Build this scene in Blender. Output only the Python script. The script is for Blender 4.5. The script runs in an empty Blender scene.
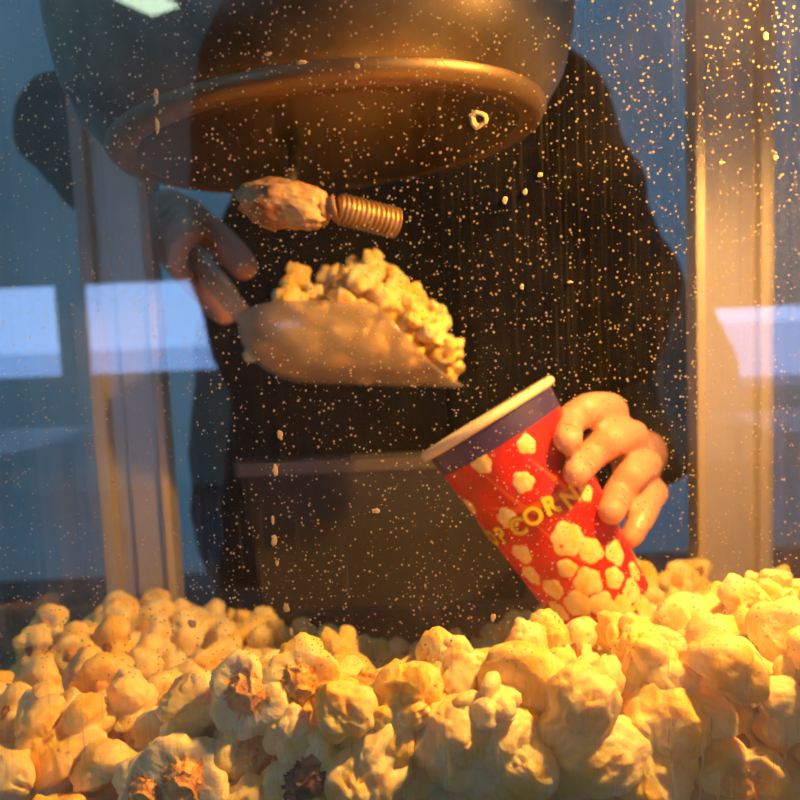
import bpy, bmesh, math, random
import numpy as np
from mathutils import Vector, Matrix, noise

random.seed(7); rng = np.random.default_rng(11)
scn = bpy.context.scene
COL = scn.collection
PI = math.pi

# ------------------------------------------------------------------ camera
F_PX = 750.0
PITCH = math.radians(5.5); ROLL = math.radians(2.5)
CAM = Vector((0, -.26, .30))
_F = Vector((0, math.cos(PITCH), -math.sin(PITCH)))
_R0 = Vector((1, 0, 0)); _U0 = Vector((0, math.sin(PITCH), math.cos(PITCH)))
_R = _R0*math.cos(ROLL) - _U0*math.sin(ROLL)
_U = _U0*math.cos(ROLL) + _R0*math.sin(ROLL)
cam_d = bpy.data.cameras.new('camera'); cam = bpy.data.objects.new('camera', cam_d); COL.objects.link(cam)
m3 = Matrix((_R, _U, -_F)).transposed()
cam.matrix_world = Matrix.Translation(CAM) @ m3.to_4x4()
cam_d.sensor_width = 36; cam_d.lens = 36*F_PX/800
cam_d.clip_start = .01
cam_d.dof.use_dof = True; cam_d.dof.focus_distance = .285; cam_d.dof.aperture_fstop = 11
scn.camera = cam

def ray(px, py):
    return (_F*F_PX + _R*(px-400) + _U*(400-py))
def at(px, py, y):
    """the point of the plane at distance y that stands where the photograph shows (px, py)"""
    d = ray(px, py); t = (y-CAM.y)/d.y
    return CAM + d*t
def project(P):
    P = np.asarray(P, float) - np.array(CAM)
    x = P @ np.array(_R); u = P @ np.array(_U); f = P @ np.array(_F)
    return 400+F_PX*x/f, 400-F_PX*u/f, f

# ------------------------------------------------------------------ node helpers
def new_mat(name):
    m = bpy.data.materials.new(name); m.use_nodes = True
    nt = m.node_tree; nt.nodes.clear()
    out = nt.nodes.new('ShaderNodeOutputMaterial')
    return m, nt, out
def nd(nt, t, **kw):
    n = nt.nodes.new(t)
    for k, v in kw.items():
        if k.startswith('i_'):
            n.inputs[k[2:].replace('_', ' ')].default_value = v
        else: setattr(n, k, v)
    return n
def L(nt, a, b): nt.links.new(a, b)
def c4(c): return (c[0], c[1], c[2], 1)
def princ(name, col, rough=.5, metal=0, noise_amt=0, noise_scale=20, col2=None, bump=0, bump_scale=60, spec=None, **kw):
    m, nt, out = new_mat(name)
    b = nd(nt, 'ShaderNodeBsdfPrincipled')
    b.inputs['Base Color'].default_value = c4(col)
    b.inputs['Roughness'].default_value = rough; b.inputs['Metallic'].default_value = metal
    if spec is not None: b.inputs['Specular IOR Level'].default_value = spec
    for k, v in kw.items(): b.inputs[k.replace('_', ' ')].default_value = v
    tc = nd(nt, 'ShaderNodeTexCoord')
    if col2 is not None:
        n = nd(nt, 'ShaderNodeTexNoise', i_Scale=noise_scale, i_Detail=4.0, i_Roughness=.6)
        L(nt, tc.outputs['Object'], n.inputs['Vector'])
        r = nd(nt, 'ShaderNodeValToRGB')
        r.color_ramp.elements[0].position = .5-.5*noise_amt; r.color_ramp.elements[0].color = c4(col)
        r.color_ramp.elements[1].position = .5+.5*noise_amt; r.color_ramp.elements[1].color = c4(col2)
        L(nt, n.outputs['Fac'], r.inputs[0]); L(nt, r.outputs[0], b.inputs['Base Color'])
    if bump:
        n2 = nd(nt, 'ShaderNodeTexNoise', i_Scale=bump_scale, i_Detail=5.0)
        L(nt, tc.outputs['Object'], n2.inputs['Vector'])
        bp = nd(nt, 'ShaderNodeBump', i_Strength=bump, i_Distance=.002)
        L(nt, n2.outputs['Fac'], bp.inputs['Height']); L(nt, bp.outputs[0], b.inputs['Normal'])
    L(nt, b.outputs[0], out.inputs[0])
    return m

# ------------------------------------------------------------------ object helpers
def link_mesh(name, me, mat=None, parent=None, smooth=True):
    o = bpy.data.objects.new(name, me); COL.objects.link(o)
    if mat is not None:
        for mm in (mat if isinstance(mat, (list, tuple)) else [mat]): me.materials.append(mm)
    if smooth: me.polygons.foreach_set('use_smooth', [True]*len(me.polygons))
    if parent is not None: o.parent = parent
    return o
def obj(name, bm, mat=None, parent=None, smooth=False, origin=None):
    me = bpy.data.meshes.new(name)
    if origin is not None and parent is None:
        bmesh.ops.translate(bm, vec=-Vector(origin), verts=bm.verts)
    bm.normal_update(); bm.to_mesh(me); bm.free()
    o = link_mesh(name, me, mat, parent, smooth)
    if origin is not None and parent is None: o.location = origin
    return o
def tag(o, label, cat, group=None):
    o['label'] = label; o['category'] = cat
    if group: o['group'] = group
    return o
def thing(name, label, cat, loc=(0, 0, 0), group=None):
    o = bpy.data.objects.new(name, None); COL.objects.link(o)
    o.location = loc; o.empty_display_size = .02
    return tag(o, label, cat, group)
def child_world(o, root):
    """keep o's mesh, written in world coordinates, where it is under a moved empty"""
    o.parent = root; o.matrix_parent_inverse = Matrix.Translation(root.location).inverted()
    return o
def box(bm, lo, hi, bev=0):
    r = bmesh.ops.create_cube(bm, size=1)
    vs = r['verts']
    for v in vs:
        v.co = Vector([(lo[i]+hi[i])/2 + v.co[i]*(hi[i]-lo[i]) for i in range(3)])
    if bev:
        es = list({e for v in vs for e in v.link_edges})
        bmesh.ops.bevel(bm, geom=es, offset=bev, segments=2, affect='EDGES', profile=.5)
def boxbm(lo, hi, bev=0):
    bm = bmesh.new(); box(bm, lo, hi, bev); return bm
def tube(bm, pts, rad, seg=12, cap=True):
    pts = [Vector(p) for p in pts]; n = len(pts)
    rads = rad if isinstance(rad, (list, tuple)) else [rad]*n
    rings = []; prev = None
    for i, p in enumerate(pts):
        t = (pts[min(i+1, n-1)] - pts[max(i-1, 0)]).normalized()
        a = prev if prev is not None else (Vector((0, 0, 1)) if abs(t.z) < .9 else Vector((1, 0, 0)))
        u = (a - t*a.dot(t)).normalized(); w = t.cross(u); prev = u
        rings.append([bm.verts.new(p + (u*math.cos(2*PI*k/seg) + w*math.sin(2*PI*k/seg))*rads[i]) for k in range(seg)])
    for A, B in zip(rings, rings[1:]):
        for k in range(seg): bm.faces.new((A[k], A[(k+1) % seg], B[(k+1) % seg], B[k]))
    if cap: bm.faces.new(rings[0][::-1]); bm.faces.new(rings[-1])
def lathe(bm, prof, seg=64, M=None):
    rings = []
    for r, z in prof:
        if r < 1e-6: rings.append([bm.verts.new((0, 0, z))])
        else: rings.append([bm.verts.new((r*math.cos(2*PI*k/seg), r*math.sin(2*PI*k/seg), z)) for k in range(seg)])
    for A, B in zip(rings, rings[1:]):
        for k in range(seg):
            k2 = (k+1) % seg
            if len(A) == 1 and len(B) == 1: continue
            if len(A) == 1: bm.faces.new((A[0], B[k2], B[k]))
            elif len(B) == 1: bm.faces.new((A[k], A[k2], B[0]))
            else: bm.faces.new((A[k], A[k2], B[k2], B[k]))
    if M is not None: bm.transform(M)
def frame_from(z, near=Vector((0, -1, 0))):
    z = Vector(z).normalized(); x = (near - z*near.dot(z)).normalized(); y = z.cross(x)
    return Matrix((x, y, z)).transposed()
def evaluated(o):
    dg = bpy.context.evaluated_depsgraph_get(); dg.update()
    me = bpy.data.meshes.new_from_object(o.evaluated_get(dg)); return me
def remove(o):
    me = o.data; bpy.data.objects.remove(o); bpy.data.meshes.remove(me)

# ------------------------------------------------------------------ materials
M = {}
def popcorn_material(name, cream, butter, amt, sss=.35):
    m, nt, out = new_mat(name)
    b = nd(nt, 'ShaderNodeBsdfPrincipled', i_Roughness=.55)
    b.inputs['Specular IOR Level'].default_value = .35
    b.inputs['Subsurface Weight'].default_value = sss
    b.inputs['Subsurface Radius'].default_value = (1, .45, .10); b.inputs['Subsurface Scale'].default_value = .0045
    tc = nd(nt, 'ShaderNodeTexCoord'); oi = nd(nt, 'ShaderNodeObjectInfo')
    add = nd(nt, 'ShaderNodeVectorMath', operation='ADD'); L(nt, tc.outputs['Object'], add.inputs[0])
    sc = nd(nt, 'ShaderNodeMath', operation='MULTIPLY'); sc.inputs[1].default_value = 3.0; L(nt, oi.outputs['Random'], sc.inputs[0])
    L(nt, sc.outputs[0], add.inputs[1])
    n = nd(nt, 'ShaderNodeTexNoise', i_Scale=75.0, i_Detail=3.0); L(nt, add.outputs[0], n.inputs['Vector'])
    s2 = nd(nt, 'ShaderNodeMath', operation='MULTIPLY_ADD'); s2.inputs[1].default_value = .30; s2.inputs[2].default_value = -.15
    L(nt, oi.outputs['Random'], s2.inputs[0])
    s3 = nd(nt, 'ShaderNodeMath', operation='ADD'); L(nt, n.outputs['Fac'], s3.inputs[0]); L(nt, s2.outputs[0], s3.inputs[1])
    r = nd(nt, 'ShaderNodeValToRGB')
    r.color_ramp.elements[0].position = .42; r.color_ramp.elements[0].color = c4(cream)
    r.color_ramp.elements[1].position = .42+amt; r.color_ramp.elements[1].color = c4(butter)
    L(nt, s3.outputs[0], r.inputs[0]); L(nt, r.outputs[0], b.inputs['Base Color'])
    n2 = nd(nt, 'ShaderNodeTexNoise', i_Scale=420.0, i_Detail=4.0); L(nt, add.outputs[0], n2.inputs['Vector'])
    bp = nd(nt, 'ShaderNodeBump', i_Strength=.6, i_Distance=.0014); L(nt, n2.outputs['Fac'], bp.inputs['Height'])
    L(nt, bp.outputs[0], b.inputs['Normal'])
    L(nt, b.outputs[0], out.inputs[0])
    return m
M['corn'] = popcorn_material('popcorn_flake', (.92, .76, .40), (.93, .58, .09), .30, .6)
M['hull'] = princ('kernel_hull', (.72, .26, .035), .35, col2=(.88, .55, .16), noise_amt=.35, noise_scale=260, bump=.6, bump_scale=500)
M['hull_brown'] = princ('brown_hull', (.22, .08, .025), .3, col2=(.50, .22, .06), noise_amt=.3, noise_scale=220, bump=.5, bump_scale=400)
M['hull_dark'] = princ('burnt_hull', (.05, .018, .008), .35, col2=(.45, .17, .04), noise_amt=.25, noise_scale=170, bump=.6, bump_scale=400)
M['alu'] = princ('satin_aluminium', (.50, .46, .40), .40, .35, col2=(.42, .38, .33), noise_amt=.5, noise_scale=9)
M['alu_lip'] = princ('bright_aluminium_lip', (.75, .72, .66), .28, .8)
M['steel_dark'] = princ('dark_steel', (.12, .11, .10), .4, .8)
M['sill'] = princ('dark_sill', (.05, .045, .04), .45, .3)
M['roof'] = princ('red_enamel', (.45, .03, .02), .35)
M['bin'] = princ('brushed_bin', (.048, .045, .045), .65, 0, col2=(.028, .027, .027), noise_amt=.5, noise_scale=9)
M['bin_rim'] = princ('bin_rim', (.16, .14, .12), .4, .4)
M['counter'] = princ('counter_board', (.05, .04, .035), .6)
M['jacket'] = princ('black_quilted_nylon', (.0035, .0035, .0045), .75, spec=.25, col2=(.006, .006, .008), noise_amt=.6, noise_scale=12, bump=.5, bump_scale=30)
M['trousers'] = princ('dark_trousers', (.03, .03, .035), .8)
M['skin'] = princ('skin', (.60, .27, .19), .5, col2=(.68, .34, .24), noise_amt=.6, noise_scale=45, bump=.25, bump_scale=260, Subsurface_Weight=.15)
bpy.data.materials['skin'].node_tree.nodes['Principled BSDF'].inputs['Subsurface Scale'].default_value = .006
M['nail'] = princ('nail', (.68, .38, .28), .3)
M['hair'] = princ('hair', (.03, .02, .012), .6)
M['eye'] = princ('eye', (.7, .7, .68), .2)
M['boot'] = princ('boot', (.02, .018, .016), .5)
M['cap'] = princ('knit_cap', (.05, .06, .09), .9)
M['paper_red'] = princ('cup_red', (.72, .012, .010), .38, col2=(.42, .012, .012), noise_amt=.18, noise_scale=26)
M['paper_navy'] = princ('cup_navy', (.045, .03, .14), .4)
M['paper_cream'] = princ('cup_cream', (.83, .70, .48), .5)
M['print_corn'] = princ('print_corn', (.88, .74, .42), .45, col2=(.85, .55, .12), noise_amt=.25, noise_scale=150)
M['print_yellow'] = princ('print_yellow', (.86, .62, .03), .45)
M['print_outline'] = princ('print_outline', (.30, .10, .01), .45)
M['print_swirl'] = princ('print_swirl', (.80, .10, .02), .4)
M['brass'] = princ('oily_brass', (.62, .42, .18), .35, .6, col2=(.45, .24, .10), noise_amt=.4, noise_scale=80)
M['crust'] = princ('baked_crust', (.70, .48, .24), .6, col2=(.40, .14, .05), noise_amt=.22, noise_scale=70, bump=.8, bump_scale=160)
M['bakelite'] = princ('bakelite', (.02, .018, .016), .35)

def kettle_mat():
    m, nt, out = new_mat('oil_stained_steel')
    b = nd(nt, 'ShaderNodeBsdfPrincipled', i_Roughness=.30, i_Metallic=.85)
    tc = nd(nt, 'ShaderNodeTexCoord')
    n = nd(nt, 'ShaderNodeTexNoise', i_Scale=9.0, i_Detail=6.0, i_Roughness=.62); L(nt, tc.outputs['Object'], n.inputs['Vector'])
    r = nd(nt, 'ShaderNodeValToRGB')
    e = r.color_ramp.elements
    e[0].position = .32; e[0].color = (.10, .055, .03, 1)
    e[1].position = .62; e[1].color = (.38, .31, .23, 1)
    L(nt, n.outputs['Fac'], r.inputs[0]); L(nt, r.outputs[0], b.inputs['Base Color'])
    r2 = nd(nt, 'ShaderNodeMapRange'); r2.inputs['To Min'].default_value = .48; r2.inputs['To Max'].default_value = .24
    L(nt, n.outputs['Fac'], r2.inputs['Value']); L(nt, r2.outputs[0], b.inputs['Roughness'])
    n2 = nd(nt, 'ShaderNodeTexNoise', i_Scale=14.0, i_Detail=3.0); L(nt, tc.outputs['Object'], n2.inputs['Vector'])
    bp = nd(nt, 'ShaderNodeBump', i_Strength=.35, i_Distance=.004); L(nt, n2.outputs['Fac'], bp.inputs['Height'])
    L(nt, bp.outputs[0], b.inputs['Normal'])
    L(nt, b.outputs[0], out.inputs[0]); return m
M['kettle'] = kettle_mat()
M['kettle_base'] = princ('scorched_base', (.17, .10, .05), .42, .75, col2=(.10, .05, .025), noise_amt=.5, noise_scale=12, bump=.3, bump_scale=30)
M['kettle_ring'] = princ('copper_ring', (.34, .23, .13), .45, .7, col2=(.22, .13, .07), noise_amt=.5, noise_scale=14)

def glass_mat(name, dirty=False, ior=1.75):
    m, nt, out = new_mat(name)
    tr = nd(nt, 'ShaderNodeBsdfTransparent'); tr.inputs[0].default_value = (.97, .98, .975, 1)
    gl = nd(nt, 'ShaderNodeBsdfGlossy', i_Roughness=.015)
    fr = nd(nt, 'ShaderNodeFresnel', i_IOR=ior)
    geo = nd(nt, 'ShaderNodeNewGeometry')
    # the back face of a thin pane reflects like its front
    mi = nd(nt, 'ShaderNodeMix'); mi.data_type = 'FLOAT'
    io = nd(nt, 'ShaderNodeMath', operation='DIVIDE'); io.inputs[0].default_value = 1.0; io.inputs[1].default_value = ior
    L(nt, geo.outputs['Backfacing'], mi.inputs[0]); mi.inputs[2].default_value = ior; L(nt, io.outputs[0], mi.inputs[3])
    L(nt, mi.outputs[0], fr.inputs['IOR'])
    mx = nd(nt, 'ShaderNodeMixShader'); L(nt, fr.outputs[0], mx.inputs[0]); L(nt, tr.outputs[0], mx.inputs[1]); L(nt, gl.outputs[0], mx.inputs[2])
    if not dirty:
        L(nt, mx.outputs[0], out.inputs[0]); return m
    tc = nd(nt, 'ShaderNodeTexCoord')
    O = tc.outputs['Object']
    def math(op, a, b=None, c=None, clamp=False):
        n = nd(nt, 'ShaderNodeMath', operation=op); n.use_clamp = clamp
        for i, v in enumerate((a, b, c)):
            if v is None: continue
            if isinstance(v, (int, float)): n.inputs[i].default_value = v
            else: L(nt, v, n.inputs[i])
        return n.outputs[0]
    def mapping(scale, rot=(0, 0, 0)):
        mp = nd(nt, 'ShaderNodeMapping'); mp.inputs['Scale'].default_value = scale; mp.inputs['Rotation'].default_value = rot
        L(nt, O, mp.inputs['Vector']); return mp.outputs[0]
    def nz(scale, vec, detail=2.0, rough=.5):
        n = nd(nt, 'ShaderNodeTexNoise', i_Scale=scale, i_Detail=detail, i_Roughness=rough); L(nt, vec, n.inputs['Vector']); return n.outputs['Fac']
    sx = nd(nt, 'ShaderNodeSeparateXYZ'); L(nt, O, sx.inputs[0])
    # distorted coordinates for ragged spots
    dn = nd(nt, 'ShaderNodeTexNoise', i_Scale=900.0, i_Detail=1.0); L(nt, O, dn.inputs['Vector'])
    vs = nd(nt, 'ShaderNodeVectorMath', operation='MULTIPLY_ADD'); L(nt, dn.outputs['Color'], vs.inputs[0]); vs.inputs[1].default_value = (.0006,)*3; L(nt, O, vs.inputs[2])
    dens = nz(11.0, O, 2.0)
    def specks(scale, rmin, rmax, keep, flat=(1, 0, 1)):
        mp = nd(nt, 'ShaderNodeMapping'); mp.inputs['Scale'].default_value = flat; L(nt, vs.outputs[0], mp.inputs['Vector'])
        v = nd(nt, 'ShaderNodeTexVoronoi', i_Scale=scale); L(nt, mp.outputs[0], v.inputs['Vector'])
        s = nd(nt, 'ShaderNodeSeparateColor'); L(nt, v.outputs['Color'], s.inputs[0])
        pw = math('POWER', s.outputs[1], 3.0)
        rad = math('MULTIPLY_ADD', pw, rmax-rmin, rmin)
        d = math('SUBTRACT', rad, v.outputs['Distance'])
        msk = math('MULTIPLY', d, 14.0, clamp=True)
        k = math('ADD', s.outputs[0], math('MULTIPLY_ADD', dens, .9, -.45))
        # more spots towards the right and the lower edge of the pane
        k = math('ADD', k, math('MULTIPLY', sx.outputs[0], .8))
        return math('MULTIPLY', msk, math('GREATER_THAN', k, keep))
    s1 = specks(700.0, .18, .36, .28); s2 = specks(290.0, .05, .15, .58); s3 = specks(95.0, .03, .12, .90)
    sp = math('MAXIMUM', math('MAXIMUM', math('MULTIPLY', s1, .9), math('MULTIPLY', s2, .9)), s3)
    spz = nd(nt, 'ShaderNodeMapRange'); spz.inputs['From Min'].default_value = .165; spz.inputs['From Max'].default_value = .195
    spz.inputs['To Min'].default_value = .02; L(nt, sx.outputs[2], spz.inputs['Value']); sp = math('MULTIPLY', sp, spz.outputs[0])
    # vertical rain streaks, wipe marks, cloudy grease
    st = nz(1.0, mapping((900, 1, 9)), 3.0, .6); st = math('MULTIPLY', math('SUBTRACT', st, .50, clamp=True), .22)
    wipe = nz(1.0, mapping((380, 1, 26), (0, .75, 0)), 3.0, .7); wipe = math('MULTIPLY', math('SUBTRACT', wipe, .56, clamp=True), 1.3)
    lowm = nd(nt, 'ShaderNodeMapRange'); lowm.inputs['From Min'].default_value = .27; lowm.inputs['From Max'].default_value = .17
    L(nt, sx.outputs[2], lowm.inputs['Value'])
    wl = math('MULTIPLY', wipe, math('MULTIPLY_ADD', lowm.outputs[0], .9, .12))
    scr = nz(1.0, mapping((60, 1, 700), (0, -.5, 0)), 3.0, .75); scr = math('MULTIPLY', math('SUBTRACT', scr, .60, clamp=True), .35)
    cloud = math('MULTIPLY', math('SUBTRACT', nz(22.0, O, 4.0, .6), .40, clamp=True), .10)
    lowh = nd(nt, 'ShaderNodeMapRange'); lowh.inputs['From Min'].default_value = .225; lowh.inputs['From Max'].default_value = .175
    lowh.inputs['To Max'].default_value = .19; L(nt, sx.outputs[2], lowh.inputs['Value'])
    rgt = nd(nt, 'ShaderNodeMapRange'); rgt.inputs['From Min'].default_value = -.02; rgt.inputs['From Max'].default_value = .1; L(nt, sx.outputs[0], rgt.inputs['Value'])
    lh = math('MULTIPLY', lowh.outputs[0], math('MULTIPLY_ADD', rgt.outputs[0], .8, .3))
    tot = math('ADD', math('ADD', st, wl), math('ADD', cloud, math('ADD', scr, lh)))
    tot = math('ADD', tot, .012)
    tot = math('MAXIMUM', math('MULTIPLY', sp, .85), tot, clamp=True)
    df = nd(nt, 'ShaderNodeBsdfDiffuse'); df.inputs[0].default_value = (.80, .70, .52, 1)
    tl = nd(nt, 'ShaderNodeBsdfTranslucent'); tl.inputs[0].default_value = (.80, .66, .42, 1)
    dm = nd(nt, 'ShaderNodeMixShader'); dm.inputs[0].default_value = .55; L(nt, df.outputs[0], dm.inputs[1]); L(nt, tl.outputs[0], dm.inputs[2])
    fx = nd(nt, 'ShaderNodeMixShader'); L(nt, tot, fx.inputs[0]); L(nt, mx.outputs[0], fx.inputs[1]); L(nt, dm.outputs[0], fx.inputs[2])
    L(nt, fx.outputs[0], out.inputs[0]); return m
M['glass_clean'] = glass_mat('clean_glass'); M['glass_dirty'] = glass_mat('dirty_glass', True); M['glass_side'] = glass_mat('side_glass', ior=1.5)

def scoop_mat():
    m, nt, out = new_mat('frosted_plastic')
    tr = nd(nt, 'ShaderNodeBsdfTransparent'); tr.inputs[0].default_value = (.95, .92, .86, 1)
    tl = nd(nt, 'ShaderNodeBsdfTranslucent'); tl.inputs[0].default_value = (.75, .66, .58, 1)
    df = nd(nt, 'ShaderNodeBsdfDiffuse'); df.inputs[0].default_value = (.75, .66, .58, 1)
    gl = nd(nt, 'ShaderNodeBsdfGlossy', i_Roughness=.12)
    fr = nd(nt, 'ShaderNodeFresnel', i_IOR=1.5); geo = nd(nt, 'ShaderNodeNewGeometry')
    mi = nd(nt, 'ShaderNodeMix'); mi.data_type = 'FLOAT'; L(nt, geo.outputs['Backfacing'], mi.inputs[0]); mi.inputs[2].default_value = 1.5; mi.inputs[3].default_value = 1/1.5
    L(nt, mi.outputs[0], fr.inputs['IOR'])
    a = nd(nt, 'ShaderNodeMixShader'); a.inputs[0].default_value = .5; L(nt, tl.outputs[0], a.inputs[1]); L(nt, df.outputs[0], a.inputs[2])
    b = nd(nt, 'ShaderNodeMixShader'); b.inputs[0].default_value = .36; L(nt, tr.outputs[0], b.inputs[1]); L(nt, a.outputs[0], b.inputs[2])
    c = nd(nt, 'ShaderNodeMixShader'); L(nt, fr.outputs[0], c.inputs[0]); L(nt, b.outputs[0], c.inputs[1]); L(nt, gl.outputs[0], c.inputs[2])
    L(nt, c.outputs[0], out.inputs[0]); return m
M['scoop'] = scoop_mat()

def tarp_mat(name, dcol, tcol):
    m, nt, out = new_mat(name)
    d = nd(nt, 'ShaderNodeBsdfDiffuse'); d.inputs[0].default_value = c4(dcol)
    t = nd(nt, 'ShaderNodeBsdfTranslucent'); t.inputs[0].default_value = c4(tcol)
    n = nd(nt, 'ShaderNodeTexNoise', i_Scale=1.4, i_Detail=4.0)
    tc = nd(nt, 'ShaderNodeTexCoord'); L(nt, tc.outputs['Object'], n.inputs['Vector'])
    mc = nd(nt, 'ShaderNodeMix'); mc.data_type = 'RGBA'; L(nt, n.outputs['Fac'], mc.inputs[0])
    mc.inputs[6].default_value = c4([v*.7 for v in tcol]); mc.inputs[7].default_value = c4([v*1.3 for v in tcol])
    L(nt, mc.outputs[2], t.inputs[0])
    a = nd(nt, 'ShaderNodeAddShader'); L(nt, d.outputs[0], a.inputs[0]); L(nt, t.outputs[0], a.inputs[1])
    L(nt, a.outputs[0], out.inputs[0]); return m
M['tarp'] = tarp_mat('tent_fabric', (.16, .19, .19), (.25, .27, .22))
M['tarp_back'] = tarp_mat('back_tarp', (.16, .20, .17), (.17, .205, .20))
M['frame_paint'] = princ('tent_frame', (.10, .11, .12), .5)
M['snow'] = princ('snow', (.75, .80, .88), .8)
M['ground'] = princ('wet_asphalt', (.05, .055, .06), .6, col2=(.09, .10, .11), noise_amt=.5, noise_scale=2)
M['table'] = princ('white_table', (.7, .72, .75), .4)

# ------------------------------------------------------------------ world
w = bpy.data.worlds.new('sky'); scn.world = w; w.use_nodes = True
nt = w.node_tree; nt.nodes.clear()
wo = nd(nt, 'ShaderNodeOutputWorld'); bg = nd(nt, 'ShaderNodeBackground', i_Strength=2.8)
tc = nd(nt, 'ShaderNodeTexCoord'); sx = nd(nt, 'ShaderNodeSeparateXYZ'); L(nt, tc.outputs['Generated'], sx.inputs[0])
rp = nd(nt, 'ShaderNodeValToRGB'); e = rp.color_ramp.elements
e[0].position = 0; e[0].color = (.78, 1.3, 2.5, 1); e[1].position = .6; e[1].color = (.55, .95, 1.9, 1)
L(nt, sx.outputs[2], rp.inputs[0]); L(nt, rp.outputs[0], bg.inputs[0]); L(nt, bg.outputs[0], wo.inputs[0])

# ------------------------------------------------------------------ popcorn shapes
def ico(sub):
    bm = bmesh.new(); bmesh.ops.create_icosphere(bm, subdivisions=sub, radius=1)
    V = np.array([v.co[:] for v in bm.verts]); Fc = np.array([[v.index for v in f.verts] for f in bm.faces]); bm.free()
    V /= np.linalg.norm(V, axis=1)[:, None]
    return V, Fc
ICO = {s: ico(s) for s in (3, 4, 5)}
def kernel_shape(seed, kind, sub, R=.0140, elong=1.0, bowl=None):
    """vertex radii of one popped kernel: the union of swollen lobes around the burst seed"""
    D, Fc = ICO[sub]; rs = np.random.default_rng(seed)
    n = {'smooth': 5, 'lobed': 8, 'cauli': 17, 'open': 11}[kind]
    rad = np.full(len(D), R*.55)
    for i in range(n):
        c = rs.normal(size=3); c /= np.linalg.norm(c)
        if kind == 'open':
            c[2] = -abs(c[2])*.5 + rs.uniform(-.1, .45); c /= np.linalg.norm(c)
        off = {'smooth': .42, 'lobed': .64, 'cauli': .74, 'open': .60}[kind]*R*rs.uniform(.75, 1.15)
        s = {'smooth': .74, 'lobed': .54, 'cauli': .40, 'open': .52}[kind]*R*rs.uniform(.8, 1.2)
        b = D @ (c*off); disc = s*s - off*off + b*b
        t = np.where(disc > 0, b + np.sqrt(np.maximum(disc, 0)), 0)
        # swell union, kept slightly soft in the creases
        k = R*.015; mxx = np.maximum(rad, t)
        rad = mxx + k*np.log1p(np.exp(-np.abs(rad-t)/k))
    V = D*rad[:, None]
    nz = np.array([noise.fractal(Vector(v*230)+Vector((seed, 0, 0)), 1.0, 2.0, 3) for v in V])
    crease = np.array([abs(noise.noise(Vector(v*150)+Vector((0, seed*1.7, 0)))) for v in V])
    fine = np.array([noise.noise(Vector(v*520)+Vector((0, 0, seed))) for v in V])
    rad = rad + R*.09*nz + R*.03*fine - R*.26*np.exp(-(crease/.035)**2)*{'smooth': .35, 'open': .12}.get(kind, .5)
    inner = np.zeros(len(D), bool)
    if kind == 'open':
        cosang = D[:, 2] + .06*nz + .05*np.sin(3*np.arctan2(D[:, 1], D[:, 0])+seed)
        th = .42 if bowl is None else bowl
        depth = np.clip((cosang-th)/.22, 0, 1); depth = depth*depth*(3-2*depth)
        web = np.array([abs(noise.noise(Vector(v*170)+Vector((seed, 5, 0)))) for v in V])
        rad = rad*(1-depth) + depth*R*(.50 + .13*np.exp(-(web/.07)**2))
        inner = depth > .6
    V = D*rad[:, None]
    V[:, 0] *= elong
    if kind != 'open': V *= rs.uniform([.88, .80, .72], [1.22, 1.15, 1.0])
    wv = np.array([noise.noise_vector(Vector(v*75)+Vector((seed*1.3, 0, 9)))[:] for v in V])
    V = V + wv*R*(.20 if kind != 'open' else .10)
    return V, Fc, inner
def mesh_from(name, V, Fc, mat):
    me = bpy.data.meshes.new(name)
    me.vertices.add(len(V)); me.vertices.foreach_set('co', np.asarray(V, np.float32).ravel())
    nf = len(Fc); me.loops.add(nf*3); me.polygons.add(nf)
    me.loops.foreach_set('vertex_index', np.asarray(Fc, np.int32).ravel())
    me.polygons.foreach_set('loop_start', np.arange(0, nf*3, 3, dtype=np.int32))
    me.polygons.foreach_set('loop_total', np.full(nf, 3, np.int32))
    me.polygons.foreach_set('use_smooth', np.ones(nf, bool))
    me.update(calc_edges=True); me.validate()
    if mat is not None: me.materials.append(mat)
    return me
def kernel_meshes(seed, kind, sub, hull='hull', **kw):
    V, Fc, inner = kernel_shape(seed, kind, sub, **kw)
    if kind != 'open':
        return mesh_from('popcorn', V, Fc, M['corn']), None
    fi = inner[Fc].all(axis=1)
    def part(mask, mat, nm):
        f = Fc[mask]; u, inv = np.unique(f, return_inverse=True)
        return mesh_from(nm, V[u], inv.reshape(f.shape), mat)
    return part(~fi, M['corn'], 'popcorn'), part(fi, M[hull], 'hull')
VAR = []
for i in range(5): VAR.append(kernel_meshes(100+i, 'cauli', 4))
for i in range(5): VAR.append(kernel_meshes(200+i, 'lobed', 4))
for i in range(3): VAR.append(kernel_meshes(300+i, 'smooth', 4))
for i in range(3): VAR.append(kernel_meshes(400+i, 'open', 4))
for i in range(3): VAR.append(kernel_meshes(420+i, 'open', 4, hull='hull_brown', bowl=.72))
LOW = [kernel_shape(500+i, 'cauli' if i % 2 else 'lobed', 3)[:2] for i in range(6)]

def place_kernel(meshes, loc, rot, scale, label, group, category='popcorn'):
    o = bpy.data.objects.new('popcorn_piece', meshes[0]); COL.objects.link(o)
    o.location = loc; o.rotation_euler = rot; o.scale = (scale,)*3
    tag(o, label, category, group)
    # nothing pokes through the front or side panes
    me = meshes[0]; co = np.empty(len(me.vertices)*3, np.float32); me.vertices.foreach_get('co', co)
    W = (co.reshape(-1, 3)*scale) @ np.array(Matrix(o.rotation_euler.to_matrix())).T
    o.location.y += max(0, .0012 - (o.location.y + float(W[:, 1].min())))
    o.location.x += max(0, -.257 - (o.location.x + float(W[:, 0].min()))) - max(0, o.location.x + float(W[:, 0].max()) - .313)
    if meshes[1] is not None:
        h = bpy.data.objects.new('hull', meshes[1]); COL.objects.link(h); h.parent = o
        h['label'] = 'orange-brown kernel hull inside'
    return o

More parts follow.
